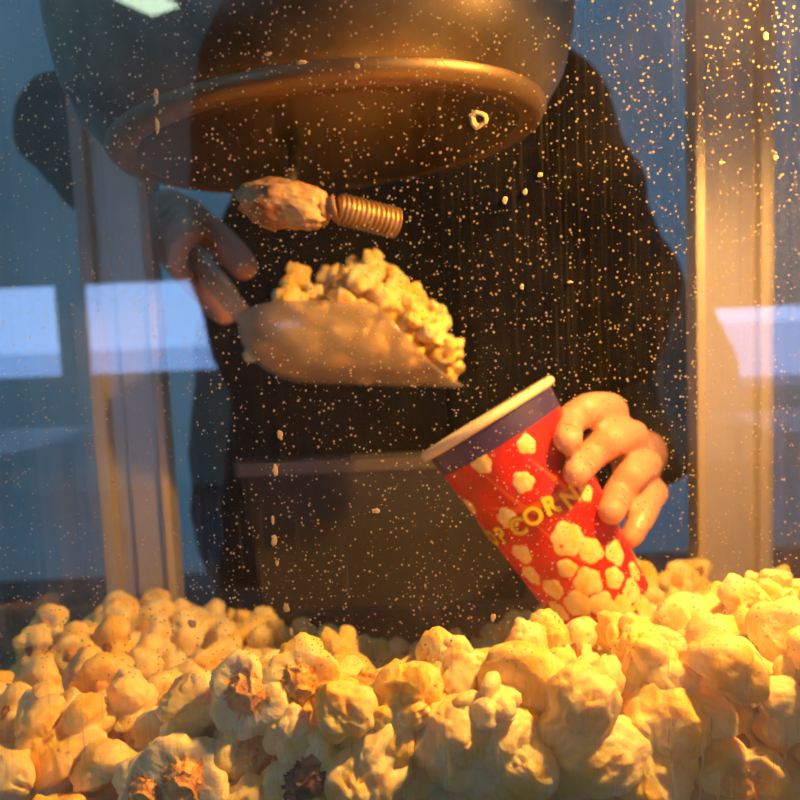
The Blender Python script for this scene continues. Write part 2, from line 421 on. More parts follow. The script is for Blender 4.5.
# ------------------------------------------------------------------ the heap
HX = [-.28, -.16, -.07, 0, .07, .12, .16, .31]
HY = [0, .05, .12, .2, .3, .4]
HZ = np.array([[.130, .130, .158, .158, .165, .172, .180, .186],
               [.132, .132, .158, .160, .168, .176, .188, .192],
               [.134, .122, .113, .096, .118, .142, .157, .162],
               [.132, .106, .068, .048, .070, .098, .112, .114],
               [.108, .080, .048, .024, .045, .070, .092, .094],
               [.088, .060, .036, .014, .030, .055, .085, .088]])
def H(x, y):
    x = np.clip(x, HX[0], HX[-1]-1e-6); y = np.clip(y, HY[0], HY[-1]-1e-6)
    i = np.searchsorted(HX, x, 'right')-1; j = np.searchsorted(HY, y, 'right')-1
    hx = np.array(HX); hy = np.array(HY)
    i = np.clip(i, 0, len(HX)-2); j = np.clip(j, 0, len(HY)-2)
    u = (x-hx[i])/(hx[i+1]-hx[i]); v = (y-hy[j])/(hy[j+1]-hy[j])
    return (HZ[j, i]*(1-u)+HZ[j, i+1]*u)*(1-v) + (HZ[j+1, i]*(1-u)+HZ[j+1, i+1]*u)*v
X0, X1, Y0, Y1 = -.243, .296, .0165, .372

# the pieces one can point to: px, py, plane y, kind, scale, rotation or facing, short name, label
HERO = [
 (248, 692, .030, 'open', 1.02, 'web', 'the webbed open piece', 'open popcorn piece with webbed tan hollow, perched at the left of the heap crest'),
 (298, 682, .034, 'open', 1.0, 'tall', 'the tall open piece', 'upright open popcorn piece with orange hollow, standing beside the webbed open piece'),
 (280, 732, .022, 'lobed', .72, None, 'the small grey-white knob', 'small grey-white rounded popcorn knob hanging below the two open pieces'),
 (306, 777, .018, 'open', 1.02, 'burnt', 'the burnt-centred piece', 'popcorn piece with burnt black centre and ragged yellow edge, at the front glass'),
 (366, 778, .018, 'smooth', 1.22, None, 'the big white wing-shaped piece', 'large smooth white popcorn piece shaped like a wing, right of the burnt-centred one'),
 (348, 712, .028, 'lobed', 1.12, None, 'the long cream chain piece', 'cream popcorn piece with a chain of lobes, below the brown-topped piece on the crest'),
 (366, 688, .046, 'open', .95, 'up', 'the brown-topped crest piece', 'popcorn piece with brown hollow facing up, on the crest above the long cream piece'),
 (402, 706, .026, 'cauli', 1.08, None, 'the knobbly white crest piece', 'knobbly white popcorn piece at the crest, left of the fist-shaped one'),
 (425, 676, .045, 'lobed', 1.0, None, 'the two-pronged crest piece', 'tall two-pronged cream popcorn piece sticking up from the middle of the crest'),
 (456, 742, .019, 'smooth', 1.08, None, 'the round yellow-green ball piece', 'round yellow-green popcorn piece with a smaller knob on top, at the front glass'),
 (452, 703, .030, 'smooth', .72, None, 'the knob above the ball piece', 'small smooth popcorn knob sitting directly above the round yellow-green ball piece'),
 (497, 750, .018, 'smooth', 1.05, None, 'the pinched double lobe', 'pinched cream popcorn lobe touching the glass, just right of the round ball piece'),
 (528, 756, .018, 'smooth', 1.05, None, 'the wrinkled olive lobe', 'wrinkled olive-shaded popcorn lobe pressed to the glass, left of the smooth oval one'),
 (464, 668, .050, 'lobed', 1.05, None, 'the blunt crest piece', 'blunt cream popcorn piece on the crest, directly left of the knob-topped one'),
 (548, 636, .060, 'smooth', .62, None, 'the little crest knob', 'little cream popcorn knob standing highest in the middle, just below the tilted cup'),
 (538, 662, .055, 'lobed', 1.15, None, 'the knob-topped mound', 'broad orange-yellow popcorn piece right under the little crest knob'),
 (590, 757, .018, 'smooth', 1.08, 'oval', 'the smooth oval piece', 'smooth oval popcorn piece like a bean with a crease, against the front glass'),
 (580, 712, .024, 'lobed', 1.18, None, 'the broad piece above the oval', 'broad yellow popcorn piece resting on top of the smooth oval one'),
 (652, 772, .018, 'smooth', 1.2, None, 'the large bulging white piece', 'large bulging off-white popcorn piece at the glass, left of the brown-hollowed one'),
 (664, 732, .020, 'smooth', .98, None, 'the shiny creased bud', 'shiny creased yellow-green popcorn bud like a closed flower, at the front glass'),
 (738, 776, .019, 'open', 1.02, 'right', 'the brown-hollowed right piece', 'popcorn piece with dark brown hollow near the lower right corner'),
 (700, 700, .036, 'smooth', 1.15, None, 'the cupped yellow piece', 'cupped bright yellow popcorn piece with crumbly rim, under the pale crescent'),
 (728, 668, .045, 'lobed', 1.1, None, 'the pale crescent piece', 'pale crescent-shaped popcorn piece arched over a brown hull'),
 (650, 668, .040, 'lobed', 1.2, None, 'the ridged cream shell', 'large cream popcorn shell with fine ridges, upper right of the broad piece'),
 (690, 637, .075, 'lobed', 1.35, None, 'the wide saddle piece', 'wide cream popcorn piece sagging like a saddle, behind the ridged shell'),
 (782, 706, .030, 'cauli', 1.12, None, 'the crumpled right-edge piece', 'crumpled cream popcorn piece at the right edge beside the cupped yellow one'),
 (760, 622, .080, 'cauli', 1.15, None, 'the bright heap-top piece', 'bright yellow knobbly popcorn piece near the very top of the heap'),
 (768, 593, .095, 'cauli', .85, None, 'the topmost piece', 'small glowing yellow popcorn piece on the highest point of the heap, at the right'),
 (65, 740, .048, 'cauli', 1.22, None, 'the large pale left piece', 'large pale popcorn piece with soft lobes, low at the left of the heap'),
 (45, 712, .07, 'smooth', .85, None, 'the round pale left knob', 'round pale popcorn knob just above the large pale piece at the left'),
 (150, 790, .018, 'open', .95, 'fan', 'the small brown fan piece', 'popcorn piece with brown-streaked hollow like a fan, at the bottom edge'),
 (185, 782, .018, 'open', 1.05, 'fan', 'the large brown fan piece', 'popcorn piece with large orange-brown fan hollow, left of the yellow-green ones'),
 (200, 715, .040, 'lobed', 1.12, None, 'the tall white left piece', 'tall white popcorn piece standing left of the webbed open piece'),
 (125, 712, .065, 'cauli', 1.2, None, 'the ragged white piece', 'ragged white popcorn piece with a brown spot, between the left knob and tall piece'),
 (12, 775, .03, 'lobed', 1.15, None, 'the lower left corner piece', 'smooth cream popcorn piece in the lower left corner of the heap'),
]
heroes = []
for h in HERO:
    p = at(h[0], h[1], h[2]); heroes.append((p.x, p.y, p.z))
heroes = np.array(heroes)
# random packing relaxed until neighbours just touch
N = 950; DIA = .0252
P = np.column_stack([rng.uniform(X0, X1, N*3), rng.uniform(Y0, Y1, N*3)])
P = P[:N]; P = np.column_stack([P, H(P[:, 0], P[:, 1]) - .012 - rng.uniform(0, .06, N)])
P = np.vstack([heroes, P]); nh = len(heroes)
mob = np.ones(len(P)); mob[:nh] = 0
hs = np.array([h[4] for h in HERO]); rr = np.full(len(P), DIA/2); rr[:nh] = DIA/2*hs*1.06
rr[nh:] *= rng.uniform(.80, 1.14, len(P)-nh)
for it in range(90):
    F_ = np.zeros_like(P)
    for a in range(0, len(P), 200):
        d = P[a:a+200, None, :] - P[None, :, :]
        dist = np.linalg.norm(d, axis=2) + 1e-9
        ov = np.clip(rr[a:a+200, None] + rr[None, :] - dist, 0, None)
        ov[np.arange(len(d)), np.arange(a, a+len(d))] = 0
        F_[a:a+200] = (d/dist[..., None]*ov[..., None]).sum(axis=1)*.35
    P += np.clip(F_, -.004, .004)*mob[:, None]
    Q = P[nh:]; q = rr[nh:]
    Q[:, 0] = np.clip(Q[:, 0], X0, X1); Q[:, 1] = np.clip(Q[:, 1], Y0, Y1)
    hh = H(Q[:, 0], Q[:, 1])
    Q[:, 2] = np.clip(Q[:, 2], np.maximum(hh-.075, .013), hh-.007)
    P[nh:] = Q
# which pieces show: a depth buffer of discs
G = 200; zb = np.full((G, G), 9.0); idb = np.full((G, G), -1, int)
px, py, pf = project(P)
yy, xx = np.mgrid[0:G, 0:G]; xx = (xx+.5)*4; yy = (yy+.5)*4
for i in range(len(P)):
    r_ = F_PX*rr[i]*1.08/pf[i]
    msk = ((xx-px[i])**2 + (yy-py[i])**2 < r_*r_) & (pf[i] < zb)
    zb[msk] = pf[i]; idb[msk] = i
cnt = np.bincount(idb[idb >= 0].ravel(), minlength=len(P))
order = [i for i in np.argsort(-cnt) if i >= nh and cnt[i] >= 3][:296-nh]

def aim(rot_z_to):
    return Vector(rot_z_to).to_track_quat('Z', 'Y').to_euler()
hero_rot = {'web': aim((-.10, -1, .30)), 'tall': aim((.25, -1, .25)), 'burnt': aim((.1, -1, .2)), 'up': aim((.35, -.75, .8)),
            'right': aim((-.15, -1, .0)), 'fan': aim((.05, -1, .45)), 'oval': (0, .05, .1)}
for k, h in enumerate(HERO):
    kw = {}
    if h[5] == 'oval': kw['elong'] = 1.25
    if h[5] == 'tall': kw['bowl'] = .30
    if h[5] in ('fan', 'burnt', 'web'): kw['bowl'] = .30
    ms = kernel_meshes(900+k*7, h[3], 5, hull='hull_dark' if h[5] == 'burnt' else 'hull', **kw)
    rot = hero_rot.get(h[5], (rng.uniform(0, 6.28), rng.uniform(0, 6.28), rng.uniform(0, 6.28)))
    o = place_kernel(ms, heroes[k], rot, h[4]*1.10, h[7], 'popcorn heaped behind the front glass')
    if ms[1] is not None and h[5] == 'burnt': o.children[0]['label'] = 'burnt black-brown kernel hull'

DIRS = ['right of', 'below and right of', 'below', 'below and left of', 'left of', 'above and left of', 'above', 'above and right of']
RANK = ['nearest', 'second', 'third', 'fourth', 'fifth', 'sixth', 'seventh', 'eighth', 'ninth', 'tenth', 'eleventh', 'twelfth', 'thirteenth', 'fourteenth']
bucket = {}
for i in order:
    dd = np.hypot(px[:nh]-px[i], py[:nh]-py[i]); k = int(np.argmin(dd))
    ang = math.atan2(py[i]-py[k], px[i]-px[k]); s = int(round(ang/(PI/4))) % 8
    bucket.setdefault((k, s), []).append((dd[k], i))
lab = {}
for (k, s), lst in bucket.items():
    for n_, (_, i) in enumerate(sorted(lst)):
        nm = HERO[k][6]
        lab[i] = f'popcorn piece {RANK[min(n_, 13)]} {DIRS[s]} {nm}' if n_ else f'popcorn piece directly {DIRS[s]} {nm}'
for i in order:
    left = P[i, 0] < .02
    r_ = rng.random()
    v = int(rng.integers(13, 19)) if r_ < .36 else int(rng.integers(0, 13))
    rot = tuple(rng.uniform(0, 6.28, 3))
    if v >= 13: rot = aim((rng.normal()*.5, -1, rng.uniform(-.1, 1.0)))
    place_kernel(VAR[v], P[i], rot, rr[i]/(DIA/2)*1.02, lab[i], 'popcorn heaped behind the front glass')
rest = [i for i in range(nh, len(P)) if i not in set(order)]
Vs, Fs, off = [], [], 0
for i in rest:
    V, Fc = LOW[i % 6]
    R3 = np.array(Matrix.Rotation(rng.uniform(0, 6.28), 3, Vector(rng.normal(size=3))))
    Vs.append(V @ R3.T * (rr[i]/(DIA/2)*1.02) + P[i]); Fs.append(Fc+off); off += len(V)
# the packed bottom of the heap
gx = np.linspace(X0-.006, X1+.006, 60); gy = np.linspace(.006, Y1+.010, 44)
GX, GY = np.meshgrid(gx, gy); GZ = np.maximum(H(GX, GY)-.062, .003)
Vs.append(np.column_stack([GX.ravel(), GY.ravel(), GZ.ravel()]))
q = []
for j in range(43):
    for i in range(59):
        a = off + j*60+i; q += [(a, a+1, a+61), (a, a+61, a+60)]
Fs.append(np.array(q))
st = link_mesh('loose_popcorn', mesh_from('loose_popcorn', np.vstack(Vs), np.vstack(Fs), M['corn']))
st['kind'] = 'stuff'; st['label'] = 'popcorn filling the machine under and between the front pieces'; st['category'] = 'popcorn'

# ------------------------------------------------------------------ the machine
MX0, MX1, MY0, MY1 = -.262, .318, 0, .40
mach = thing('popcorn_machine', 'glass-sided popcorn machine cabinet with beige metal uprights and a dirty front pane', 'popcorn machine', (0.017, .2, 0))
def mpart(name, bm, mat, smooth=False, parent=None):
    o = obj(name, bm, mat, None, smooth)
    child_world(o, mach)
    if parent is not None:
        o.parent = parent; o.matrix_parent_inverse = Matrix.Identity(4)
    return o
# front pane: the inner face carries the dust
bm = boxbm((MX0+.004, -.004, -.0), (MX1-.004, 0, .74))
g = mpart('front_glass', bm, [M['glass_clean'], M['glass_dirty']])
g['label'] = 'dusty grease-speckled front pane'
for p in g.data.polygons:
    if p.normal.y > .9: p.material_index = 1
for nm, x in (('l', MX0), ('r', MX1-.004)):
    s = mpart('side_glass', boxbm((x, .002, .0), (x+.004, MY1-.022, .74)), M['glass_side'])
# back uprights: a channel with lips, wide face to the front
def upright(xa, xb):
    bm = bmesh.new()
    w_ = xb-xa
    # plan outline (x,y) of the folded sheet
    out = [(0, .020), (0, -.004), (.006, -.006), (.0085, 0), (w_-.026, 0), (w_-.024, .004), (w_-.012, .004), (w_-.010, -.004), (w_, -.006), (w_, .020)]
    vb = [bm.verts.new((xa+x, MY1-.02+y, .0)) for x, y in out]; vt = [bm.verts.new((xa+x, MY1-.02+y, .74)) for x, y in out]
    n = len(out)
    for i in range(n): bm.faces.new((vb[i], vb[(i+1) % n], vt[(i+1) % n], vt[i]))
    bm.faces.new(vb[::-1]); bm.faces.new(vt)
    bmesh.ops.bevel(bm, geom=[e for e in bm.edges if abs(e.verts[0].co.z-e.verts[1].co.z) > .5], offset=.0008, segments=2, affect='EDGES')
    return bm
bm = upright(-.0, .060); bm.transform(Matrix.Translation((MX0, 0, 0)) @ Matrix.Translation((.060, 0, 0)) @ Matrix.Scale(-1, 4, (1, 0, 0)))
bmesh.ops.reverse_faces(bm, faces=bm.faces)
u1 = mpart('upright', bm, M['alu'])
u2 = mpart('upright', upright(MX1-.064, MX1), M['alu'])
bolt = bmesh.new(); lathe(bolt, [(0, 0), (.006, 0), (.006, .003), (.0045, .005), (0, .006)], 20, Matrix.Rotation(PI/2, 4, 'X'))
b_ = at(150, 596, .378); bolt.transform(Matrix.Translation((b_.x, .378, b_.z)))
mpart('bolt', bolt, M['alu_lip'], True)
mpart('back_sill', boxbm((MX0+.064, .382, 0), (MX1-.064, .398, .052), .003), M['sill'])
mpart('side_sill', boxbm((MX0-.006, .0, -.03), (MX0-.0005, MY1, .05)), M['sill'])
mpart('side_sill', boxbm((MX1+.0005, .0, -.03), (MX1+.006, MY1, .05)), M['sill'])
mpart('base_tray', boxbm((MX0, -.006, -.03), (MX1, MY1, -.0005), .003), M['sill'])
mpart('roof', boxbm((MX0-.01, -.012, .742), (MX1+.01, MY1+.01, .83), .006), M['roof'])
for x in (MX0-.002, MX1-.010):
    mpart('front_post', boxbm((x, -.012, -.0), (x+.012, -.0045, .741), .002), M['alu_lip'])
# dried splashes on the inner face of the pane
def splash(pts, r, seed, ring=False):
    bm = bmesh.new()
    n = 14; c = at(pts[0], pts[1], .0); rs = random.Random(seed)
    s = .26/F_PX
    outv, inn, top = [], [], []
    for k in range(n):
        a = 2*PI*k/n; rr_ = r*s*(.75+.5*rs.random())
        sx_ = 1 if not isinstance(ring, tuple) else ring[0]; sy_ = 1 if not isinstance(ring, tuple) else ring[1]
        outv.append(bm.verts.new((c.x+rr_*sx_*math.cos(a), .0001, c.z+rr_*sy_*math.sin(a))))
        top.append(bm.verts.new((c.x+rr_*sx_*.7*math.cos(a), .0006, c.z+rr_*sy_*.7*math.sin(a))))
        if ring is True: inn.append(bm.verts.new((c.x+rr_*.38*math.cos(a)+r*s*.15, .0001, c.z+rr_*.38*math.sin(a))))
    for k in range(n):
        k2 = (k+1) % n
        bm.faces.new((outv[k], outv[k2], top[k2], top[k]))
        if inn: bm.faces.new((top[k], top[k2], inn[k2], inn[k]))
    if not inn: bm.faces.new(top)
    else: pass
    return bm
M['splash'], nt, out = new_mat('dried_splash')
_d = nd(nt, 'ShaderNodeBsdfDiffuse'); _d.inputs[0].default_value = (.8, .72, .55, 1); _t = nd(nt, 'ShaderNodeBsdfTranslucent'); _t.inputs[0].default_value = (.8, .68, .45, 1)
_m = nd(nt, 'ShaderNodeMixShader'); _m.inputs[0].default_value = .65; L(nt, _d.outputs[0], _m.inputs[1]); L(nt, _t.outputs[0], _m.inputs[2]); L(nt, _m.outputs[0], out.inputs[0])
SP = [(478, 119, 9, True), (156, 96, 3.4, (.7, 2.2)), (157, 126, 3.2, (.6, 2.6)), (275, 470, 3.4, (.9, 1.8)), (273, 520, 2.8, (.6, 2)), (274, 541, 3.2, (1, 1.7)),
      (277, 563, 2.2, (.8, 1.5)), (286, 608, 3.6, (1, 1.6)), (291, 632, 2.6, (.7, 2)), (376, 511, 4, (1.1, .7)), (280, 435, 3, (1, 1.6)),
      (540, 175, 2.5, (1, 1)), (505, 200, 3, (.8, 1.4)), (525, 192, 2.6, (1, 1.2)), (268, 54, 3, (1.3, .6)), (302, 62, 3.4, (1.6, .6)), (357, 66, 3, (1, .8)),
      (192, 624, 5, (1, .9)), (766, 36, 3, (.8, 1.4)), (722, 163, 3, (1, .5)), (776, 158, 2.4, (1, 1)), (522, 287, 2.6, (.8, 1.2)), (570, 282, 2.4, (1.2, .6)), (493, 618, 3.4, (.8, 1.4))]
for k, (a, b, r_, rg) in enumerate(SP):
    s = mpart('dried_splash', splash((a, b), r_, k, rg), M['splash'], parent=None)
    s.parent = g; s.matrix_parent_inverse = Matrix.Identity(4)

# ------------------------------------------------------------------ kettle
KC = Vector((-.036, .225, 0)); KZ = .412
kt = thing('popcorn_kettle', 'oil-stained round steel popping kettle hanging above the scoop', 'kettle', (KC.x, KC.y, KZ))
kt.rotation_euler = (0, math.radians(-4), 0)
bm = bmesh.new()
lathe(bm, [(.121, .004), (.128, .004), (.136, .012), (.146, .026), (.153, .046), (.156, .070), (.156, .10), (.154, .145), (.158, .150), (.158, .155), (.150, .156), (0, .160)], 96)
k_ = obj('bowl', bm, M['kettle'], kt, True)
bm = bmesh.new(); lathe(bm, [(0, 0), (.112, 0), (.116, .001), (.118, .003), (.121, .006)], 96)
obj('base_plate', bm, M['kettle_base'], kt, True)['label'] = 'scorched brown base plate'
bm = bmesh.new(); lathe(bm, [(.1165, .003), (.119, .001), (.125, .000), (.131, .002), (.134, .007), (.133, .010)], 96)
obj('rim_ring', bm, M['kettle_ring'], kt, True)['label'] = 'copper-coloured ring around the base'
bm = bmesh.new(); lathe(bm, [(0, .185), (.03, .184), (.10, .176), (.150, .162), (.152, .157), (.150, .1565)], 64)
obj('lid', bm, M['kettle'], kt, True)
bm = bmesh.new(); tube(bm, [(0, 0, .18), (0, 0, .32)], .008)
tube(bm, [(-.155, 0, .12), (-.165, 0, .19), (-.165, 0, .322)], .006)
tube(bm, [(.155, 0, .12), (.165, 0, .19), (.165, 0, .322)], .006)
obj('hanger', bm, M['steel_dark'], kt, True)
# crusted latch and ribbed dump grip under the base
lp = at(279, 200, .14); gp0 = at(330, 209, .14); gp1 = at(392, 229, .155)
bm = bmesh.new(); bmesh.ops.create_icosphere(bm, subdivisions=5, radius=1)
for v in bm.verts:
    c = v.co.copy(); s = 1 + .22*noise.noise(c*2.1+Vector((3, 1, 0))) + .10*noise.noise(c*5.5) + .03*noise.noise(c*14)
    v.co = Vector((c.x*.0255*s, c.y*.011*s, c.z*.0125*s*(1.1 if c.z < 0 else .9)))
bm.transform(Matrix.Rotation(math.radians(16), 4, 'Y'))
bm.transform(Matrix.Translation(lp - kt.location))
obj('crusted_latch', bm, M['crust'], kt, True)['label'] = 'latch crusted with baked popcorn residue'
bm = bmesh.new()
pts, rad = [], []
for i in range(8): # crusty neck between latch and grip
    t = i/7; pts.append(Vector(at(300, 214, .14)).lerp(gp0, t)); rad.append(.006+.002*math.sin(i*2.1))
tube(bm, pts, rad, 16); bm.transform(Matrix.Translation(-kt.location))
obj('grip_neck', bm, M['crust'], kt, True)
bm = bmesh.new(); pts, rad = [], []
n = 92
for i in range(n):
    t = i/(n-1); pts.append(gp0.lerp(gp1, t)); r_ = .0078 + .0007*math.sin(t*2*PI*13)
    if t < .04: r_ *= .75+t*6
    if t > .93: r_ *= math.sqrt(max(.02, 1-((t-.93)/.07)**2))
    rad.append(r_)
tube(bm, pts, rad, 24); bm.transform(Matrix.Translation(-kt.location))
obj('dump_grip', bm, M['brass'], kt, True)['label'] = 'ribbed tan dump grip'
bm = bmesh.new(); tube(bm, [lp+Vector((.0, .01, .004)), Vector((lp.x, KC.y-.02, KZ+.001))], .005)
bm.transform(Matrix.Translation(-kt.location)); obj('latch_arm', bm, M['steel_dark'], kt, True)

# ------------------------------------------------------------------ cup
Y_CUP = .215
rimL = at(426, 457, Y_CUP); rimR = at(549, 380, Y_CUP)
rc = (rimL+rimR)/2; RT = (rimR-rimL).length/2
bc = at(602, 603, Y_CUP)
vd = (rc-CAM).normalized(); ax = (bc-rc).normalized(); ax = (ax-vd*(ax.dot(vd)-.015)).normalized(); CL = .138; RB = RT*.70
bdir = (rimR-rimL).normalized(); bdir = (bdir-ax*bdir.dot(ax)).normalized()
fdir = ax.cross(bdir)
if fdir.y > 0: fdir = -fdir
fdir = fdir.normalized()
cup = thing('popcorn_cup', 'red paper popcorn cup with navy band and yellow lettering, tilted in a hand', 'cup', tuple(rc))
def cone(a, th, off=0):
    """a: distance from the rim along the axis; th: angle from the side facing the glass, positive to the right"""
    R = RT-.0016 + (RB-RT)*a/CL + off
    return rc + ax*a + bdir*(R*math.sin(th)) + fdir*(R*math.cos(th))
def cone_band(a0, a1, off, na=12, seg=96, t0=-PI, t1=PI):
    bm = bmesh.new(); g_ = []
    for i in range(na+1):
        g_.append([bm.verts.new(cone(a0+(a1-a0)*i/na, t0+(t1-t0)*k/seg, off)) for k in range(seg)])
    for i in range(na):
        for k in range(seg): bm.faces.new((g_[i][k], g_[i][(k+1) % seg], g_[i+1][(k+1) % seg], g_[i+1][k]))
    return bm, g_
def cpart(name, bm, mat, smooth=True, label=None):
    bmesh.ops.recalc_face_normals(bm, faces=bm.faces)
    o = obj(name, bm, mat, None, smooth); child_world(o, cup)
    if label: o['label'] = label
    return o
bm, g_ = cone_band(0, CL, 0)
g2 = [[bm.verts.new(cone(a, -PI+2*PI*k/96, -.0007)) for k in range(96)] for a in (0, CL-.004)]
for k in range(96):
    k2 = (k+1) % 96
    bm.faces.new((g_[0][k], g_[0][k2], g2[0][k2], g2[0][k])); bm.faces.new((g2[0][k], g2[0][k2], g2[1][k2], g2[1][k]))
bm.faces.new(g2[1]); 
BN = .0165
o = cpart('sidewall', bm, M['paper_red'])
bm, _ = cone_band(.0005, BN, .0004, 4); cpart('navy_band', bm, M['paper_navy'], label='navy blue band under the rim')
bm = bmesh.new()
n = 96; tor = []
for k in range(n):
    th = -PI+2*PI*k/n; ring_ = []
    cdir = bdir*math.sin(th)+fdir*math.cos(th)
    for j in range(12):
        a = 2*PI*j/12; ring_.append(bm.verts.new(rc + cdir*(RT+.0028*math.cos(a)) + ax*(.0030*math.sin(a))))
    tor.append(ring_)
for k in range(n):
    for j in range(12): bm.faces.new((tor[k][j], tor[(k+1) % n][j], tor[(k+1) % n][(j+1) % 12], tor[k][(j+1) % 12]))
cpart('rolled_rim', bm, M['paper_cream'], label='cream rolled rim')
# printed popcorn motifs, at (distance, angle) on the wall
def to_cone(px_, py_):
    d = ray(px_, py_).normalized()
    lo = None
    for s in np.linspace(.36, .56, 400):
        p = CAM + d*s; q = p-rc; a = q.dot(ax); r_ = (q-ax*a).length
        if 0 < a < CL*1.1 and r_ < RT-.0016+(RB-RT)*a/CL:
            return a, math.atan2(q.dot(bdir), q.dot(fdir))
    return None
crop = [(328, 260, 1), (190, 318, 1.1), (318, 375, 1.1), (155, 450, .95), (270, 487, 1.15), (510, 405, 1.0), (455, 552, 1.75), (527, 587, 1.3), (600, 592, 1.3), (314, 597, 1.15),
        (452, 641, 1.0), (342, 662, 1.15), (517, 682, 1.45), (598, 670, 1.1), (410, 704, 1.15), (660, 650, 1.0), (652, 712, 1.2), (485, 750, 1.4), (308, 682, .9), (560, 752, 1.3),
        (622, 762, 1.2), (690, 760, 1.1), (350, 740, 1.1), (425, 775, 1.2), (398, 240, .01)]
spots = []
for cx, cy, s in crop:
    if s < .1: continue
    r_ = to_cone(420+cx/3.077, 360+cy/3.077)
    if r_: spots.append((r_[0], r_[1], s))
rs = random.Random(5)
for k in range(44):
    a = rs.uniform(.03, CL-.012)**1; th = rs.uniform(1.45, 2*PI-1.45)
    if all(math.hypot(a-b, (th-(t % (2*PI)))*.035) > .014 for b, t, _ in spots): spots.append((a, th, rs.uniform(.9, 1.4)))
bm = bmesh.new()
for (a, th, s) in spots:
    n = 30; R = RT+(RB-RT)*a/CL; ph = rs.uniform(0, 6); nl = rs.choice([4, 5, 5, 6])
    def ring_at(k_, off, sc):
        vs_ = []
        for j in range(n):
            u = 2*PI*j/n; rad = .0052*s*sc*(1+.20*abs(math.sin(nl*u/2+ph))+.07*math.sin(3*u+ph))
            vs_.append(bm.verts.new(cone(a+rad*math.sin(u), th+rad*math.cos(u)/R, off)))
        return vs_
    e0 = ring_at(0, .00015, 1); e1 = ring_at(1, .00035, .93); cpt = bm.verts.new(cone(a, th, .00045))
    for j in range(n):
        bm.faces.new((e0[j], e0[(j+1) % n], e1[(j+1) % n], e1[j])); bm.faces.new((e1[j], e1[(j+1) % n], cpt))
cpart('popcorn_print', bm, M['print_corn'], label='cream printed popcorn motifs')
# swirling lighter ribbons
bm = bmesh.new()
for (a0, t0, a1, t1, wv) in [(.046, -.75, .058, .55, .0022), (.02, -.55, .062, -.15, .0035), (.03, .15, .075, .75, .003), (.062, -.3, .10, .1, .003), (.07, .5, .04, 1.2, .0025), (.05, 2.2, .09, 3.6, .003)]:
    n = 24; A, B = [], []
    for j in range(n+1):
        t = j/n; a = a0+(a1-a0)*t+.006*math.sin(t*PI); th = t0+(t1-t0)*t; ww = wv*math.sin(PI*min(1, t*1.0))**.6+.0002
        A.append(bm.verts.new(cone(a-ww, th, .00012))); B.append(bm.verts.new(cone(a+ww, th, .00012)))
    for j in range(n): bm.faces.new((A[j], A[j+1], B[j+1], B[j]))
cpart('ribbon_print', bm, M['print_swirl'], label='orange-red printed ribbons')
# the word, wrapped around the wall
def letter_mesh(ch, off):
    cu = bpy.data.curves.new('letter', 'FONT'); cu.body = ch; cu.size = 1; cu.align_x = 'CENTER'; cu.offset = off; cu.resolution_u = 6
    o = bpy.data.objects.new('letter', cu); COL.objects.link(o)
    me = evaluated(o); bpy.data.objects.remove(o); bpy.data.curves.remove(cu)
    return me
word = 'POPCORN'
anchor = [to_cone(420+x/3.077, 360+y/3.077) for x, y in ((252, 535), (302, 510), (347, 478), (400, 445), (452, 425))]
th_i = [a[1] for a in anchor]; a_i = [a[0] for a in anchor]
sl = (th_i[3]-th_i[0])/3
ths = [th_i[0]-2*sl*1.0, th_i[0]-sl, th_i[0], th_i[1], th_i[2], th_i[3], th_i[3]+sl]
print('letters', [(round(a, 4), round(t, 2)) for a, t in anchor])
aas = [a_i[0], a_i[0], a_i[0], a_i[1], a_i[2], a_i[3], a_i[4]]
for nm, off, lift, mat in (('lettering_outline', .075, .0005, 'print_outline'), ('lettering', .035, .0009, 'print_yellow')):
    bm = bmesh.new()
    for rep in (0, PI):
        for i, ch in enumerate(word):
            me = letter_mesh(ch, off); b2 = bmesh.new(); b2.from_mesh(me); bpy.data.meshes.remove(me)
            bmesh.ops.subdivide_edges(b2, edges=b2.edges, cuts=1)
            S = .0150; a = aas[i]; th = ths[i]+rep; R = RT+(RB-RT)*a/CL; tw = [.1, -.15, .12, -.1, .1, -.12, .15][i]
            vm = {}
            for v in b2.verts:
                x = v.co.x*S; y = (v.co.y-.36)*S
                x, y = x*math.cos(tw)-y*math.sin(tw), x*math.sin(tw)+y*math.cos(tw)
                vm[v] = bm.verts.new(cone(a-y, th+x/R, lift))
            for f in b2.faces: bm.faces.new([vm[v] for v in f.verts])
            b2.free()
    cpart(nm, bm, M[mat], False, 'yellow word POPCORN' if mat == 'print_yellow' else None)

# ------------------------------------------------------------------ scoop
Y_SC = .30
s_back = at(239, 325, Y_SC); s_tip = at(462, 388, Y_SC-.0)
sx_ = (at(462, 388, Y_SC)-at(262, 383, Y_SC)).normalized()
SL = (s_tip-s_back).dot(sx_); upv = (Vector((0, 0, 1))-sx_*sx_.z).normalized(); sy_ = upv.cross(sx_).normalized()
SR = .044  # half width
bot = s_tip - sx_*SL
def scoop_pt(u, v, off=0):
    """u 0 back .. 1 mouth; v -1 .. 1 across the trough"""
    x = SL*u
    rb = min(1, u/.32); rb = math.sqrt(max(0, 1-(1-rb)**2))
    hgt = .070*(1 if u < .55 else 1-(u-.55)/.45*.93)
    # how far up the wall the rim reaches
    ang = v*math.radians(112)
    R = (SR-off)*rb
    zc = SR
    z = zc - R*math.cos(ang); yy_ = R*math.sin(ang)
    if abs(ang) > PI/2: yy_ = R*math.copysign(1, ang)*(1-.05*(abs(ang)-PI/2)); z = zc + R*(abs(ang)-PI/2)*1.0
    return x, yy_, z
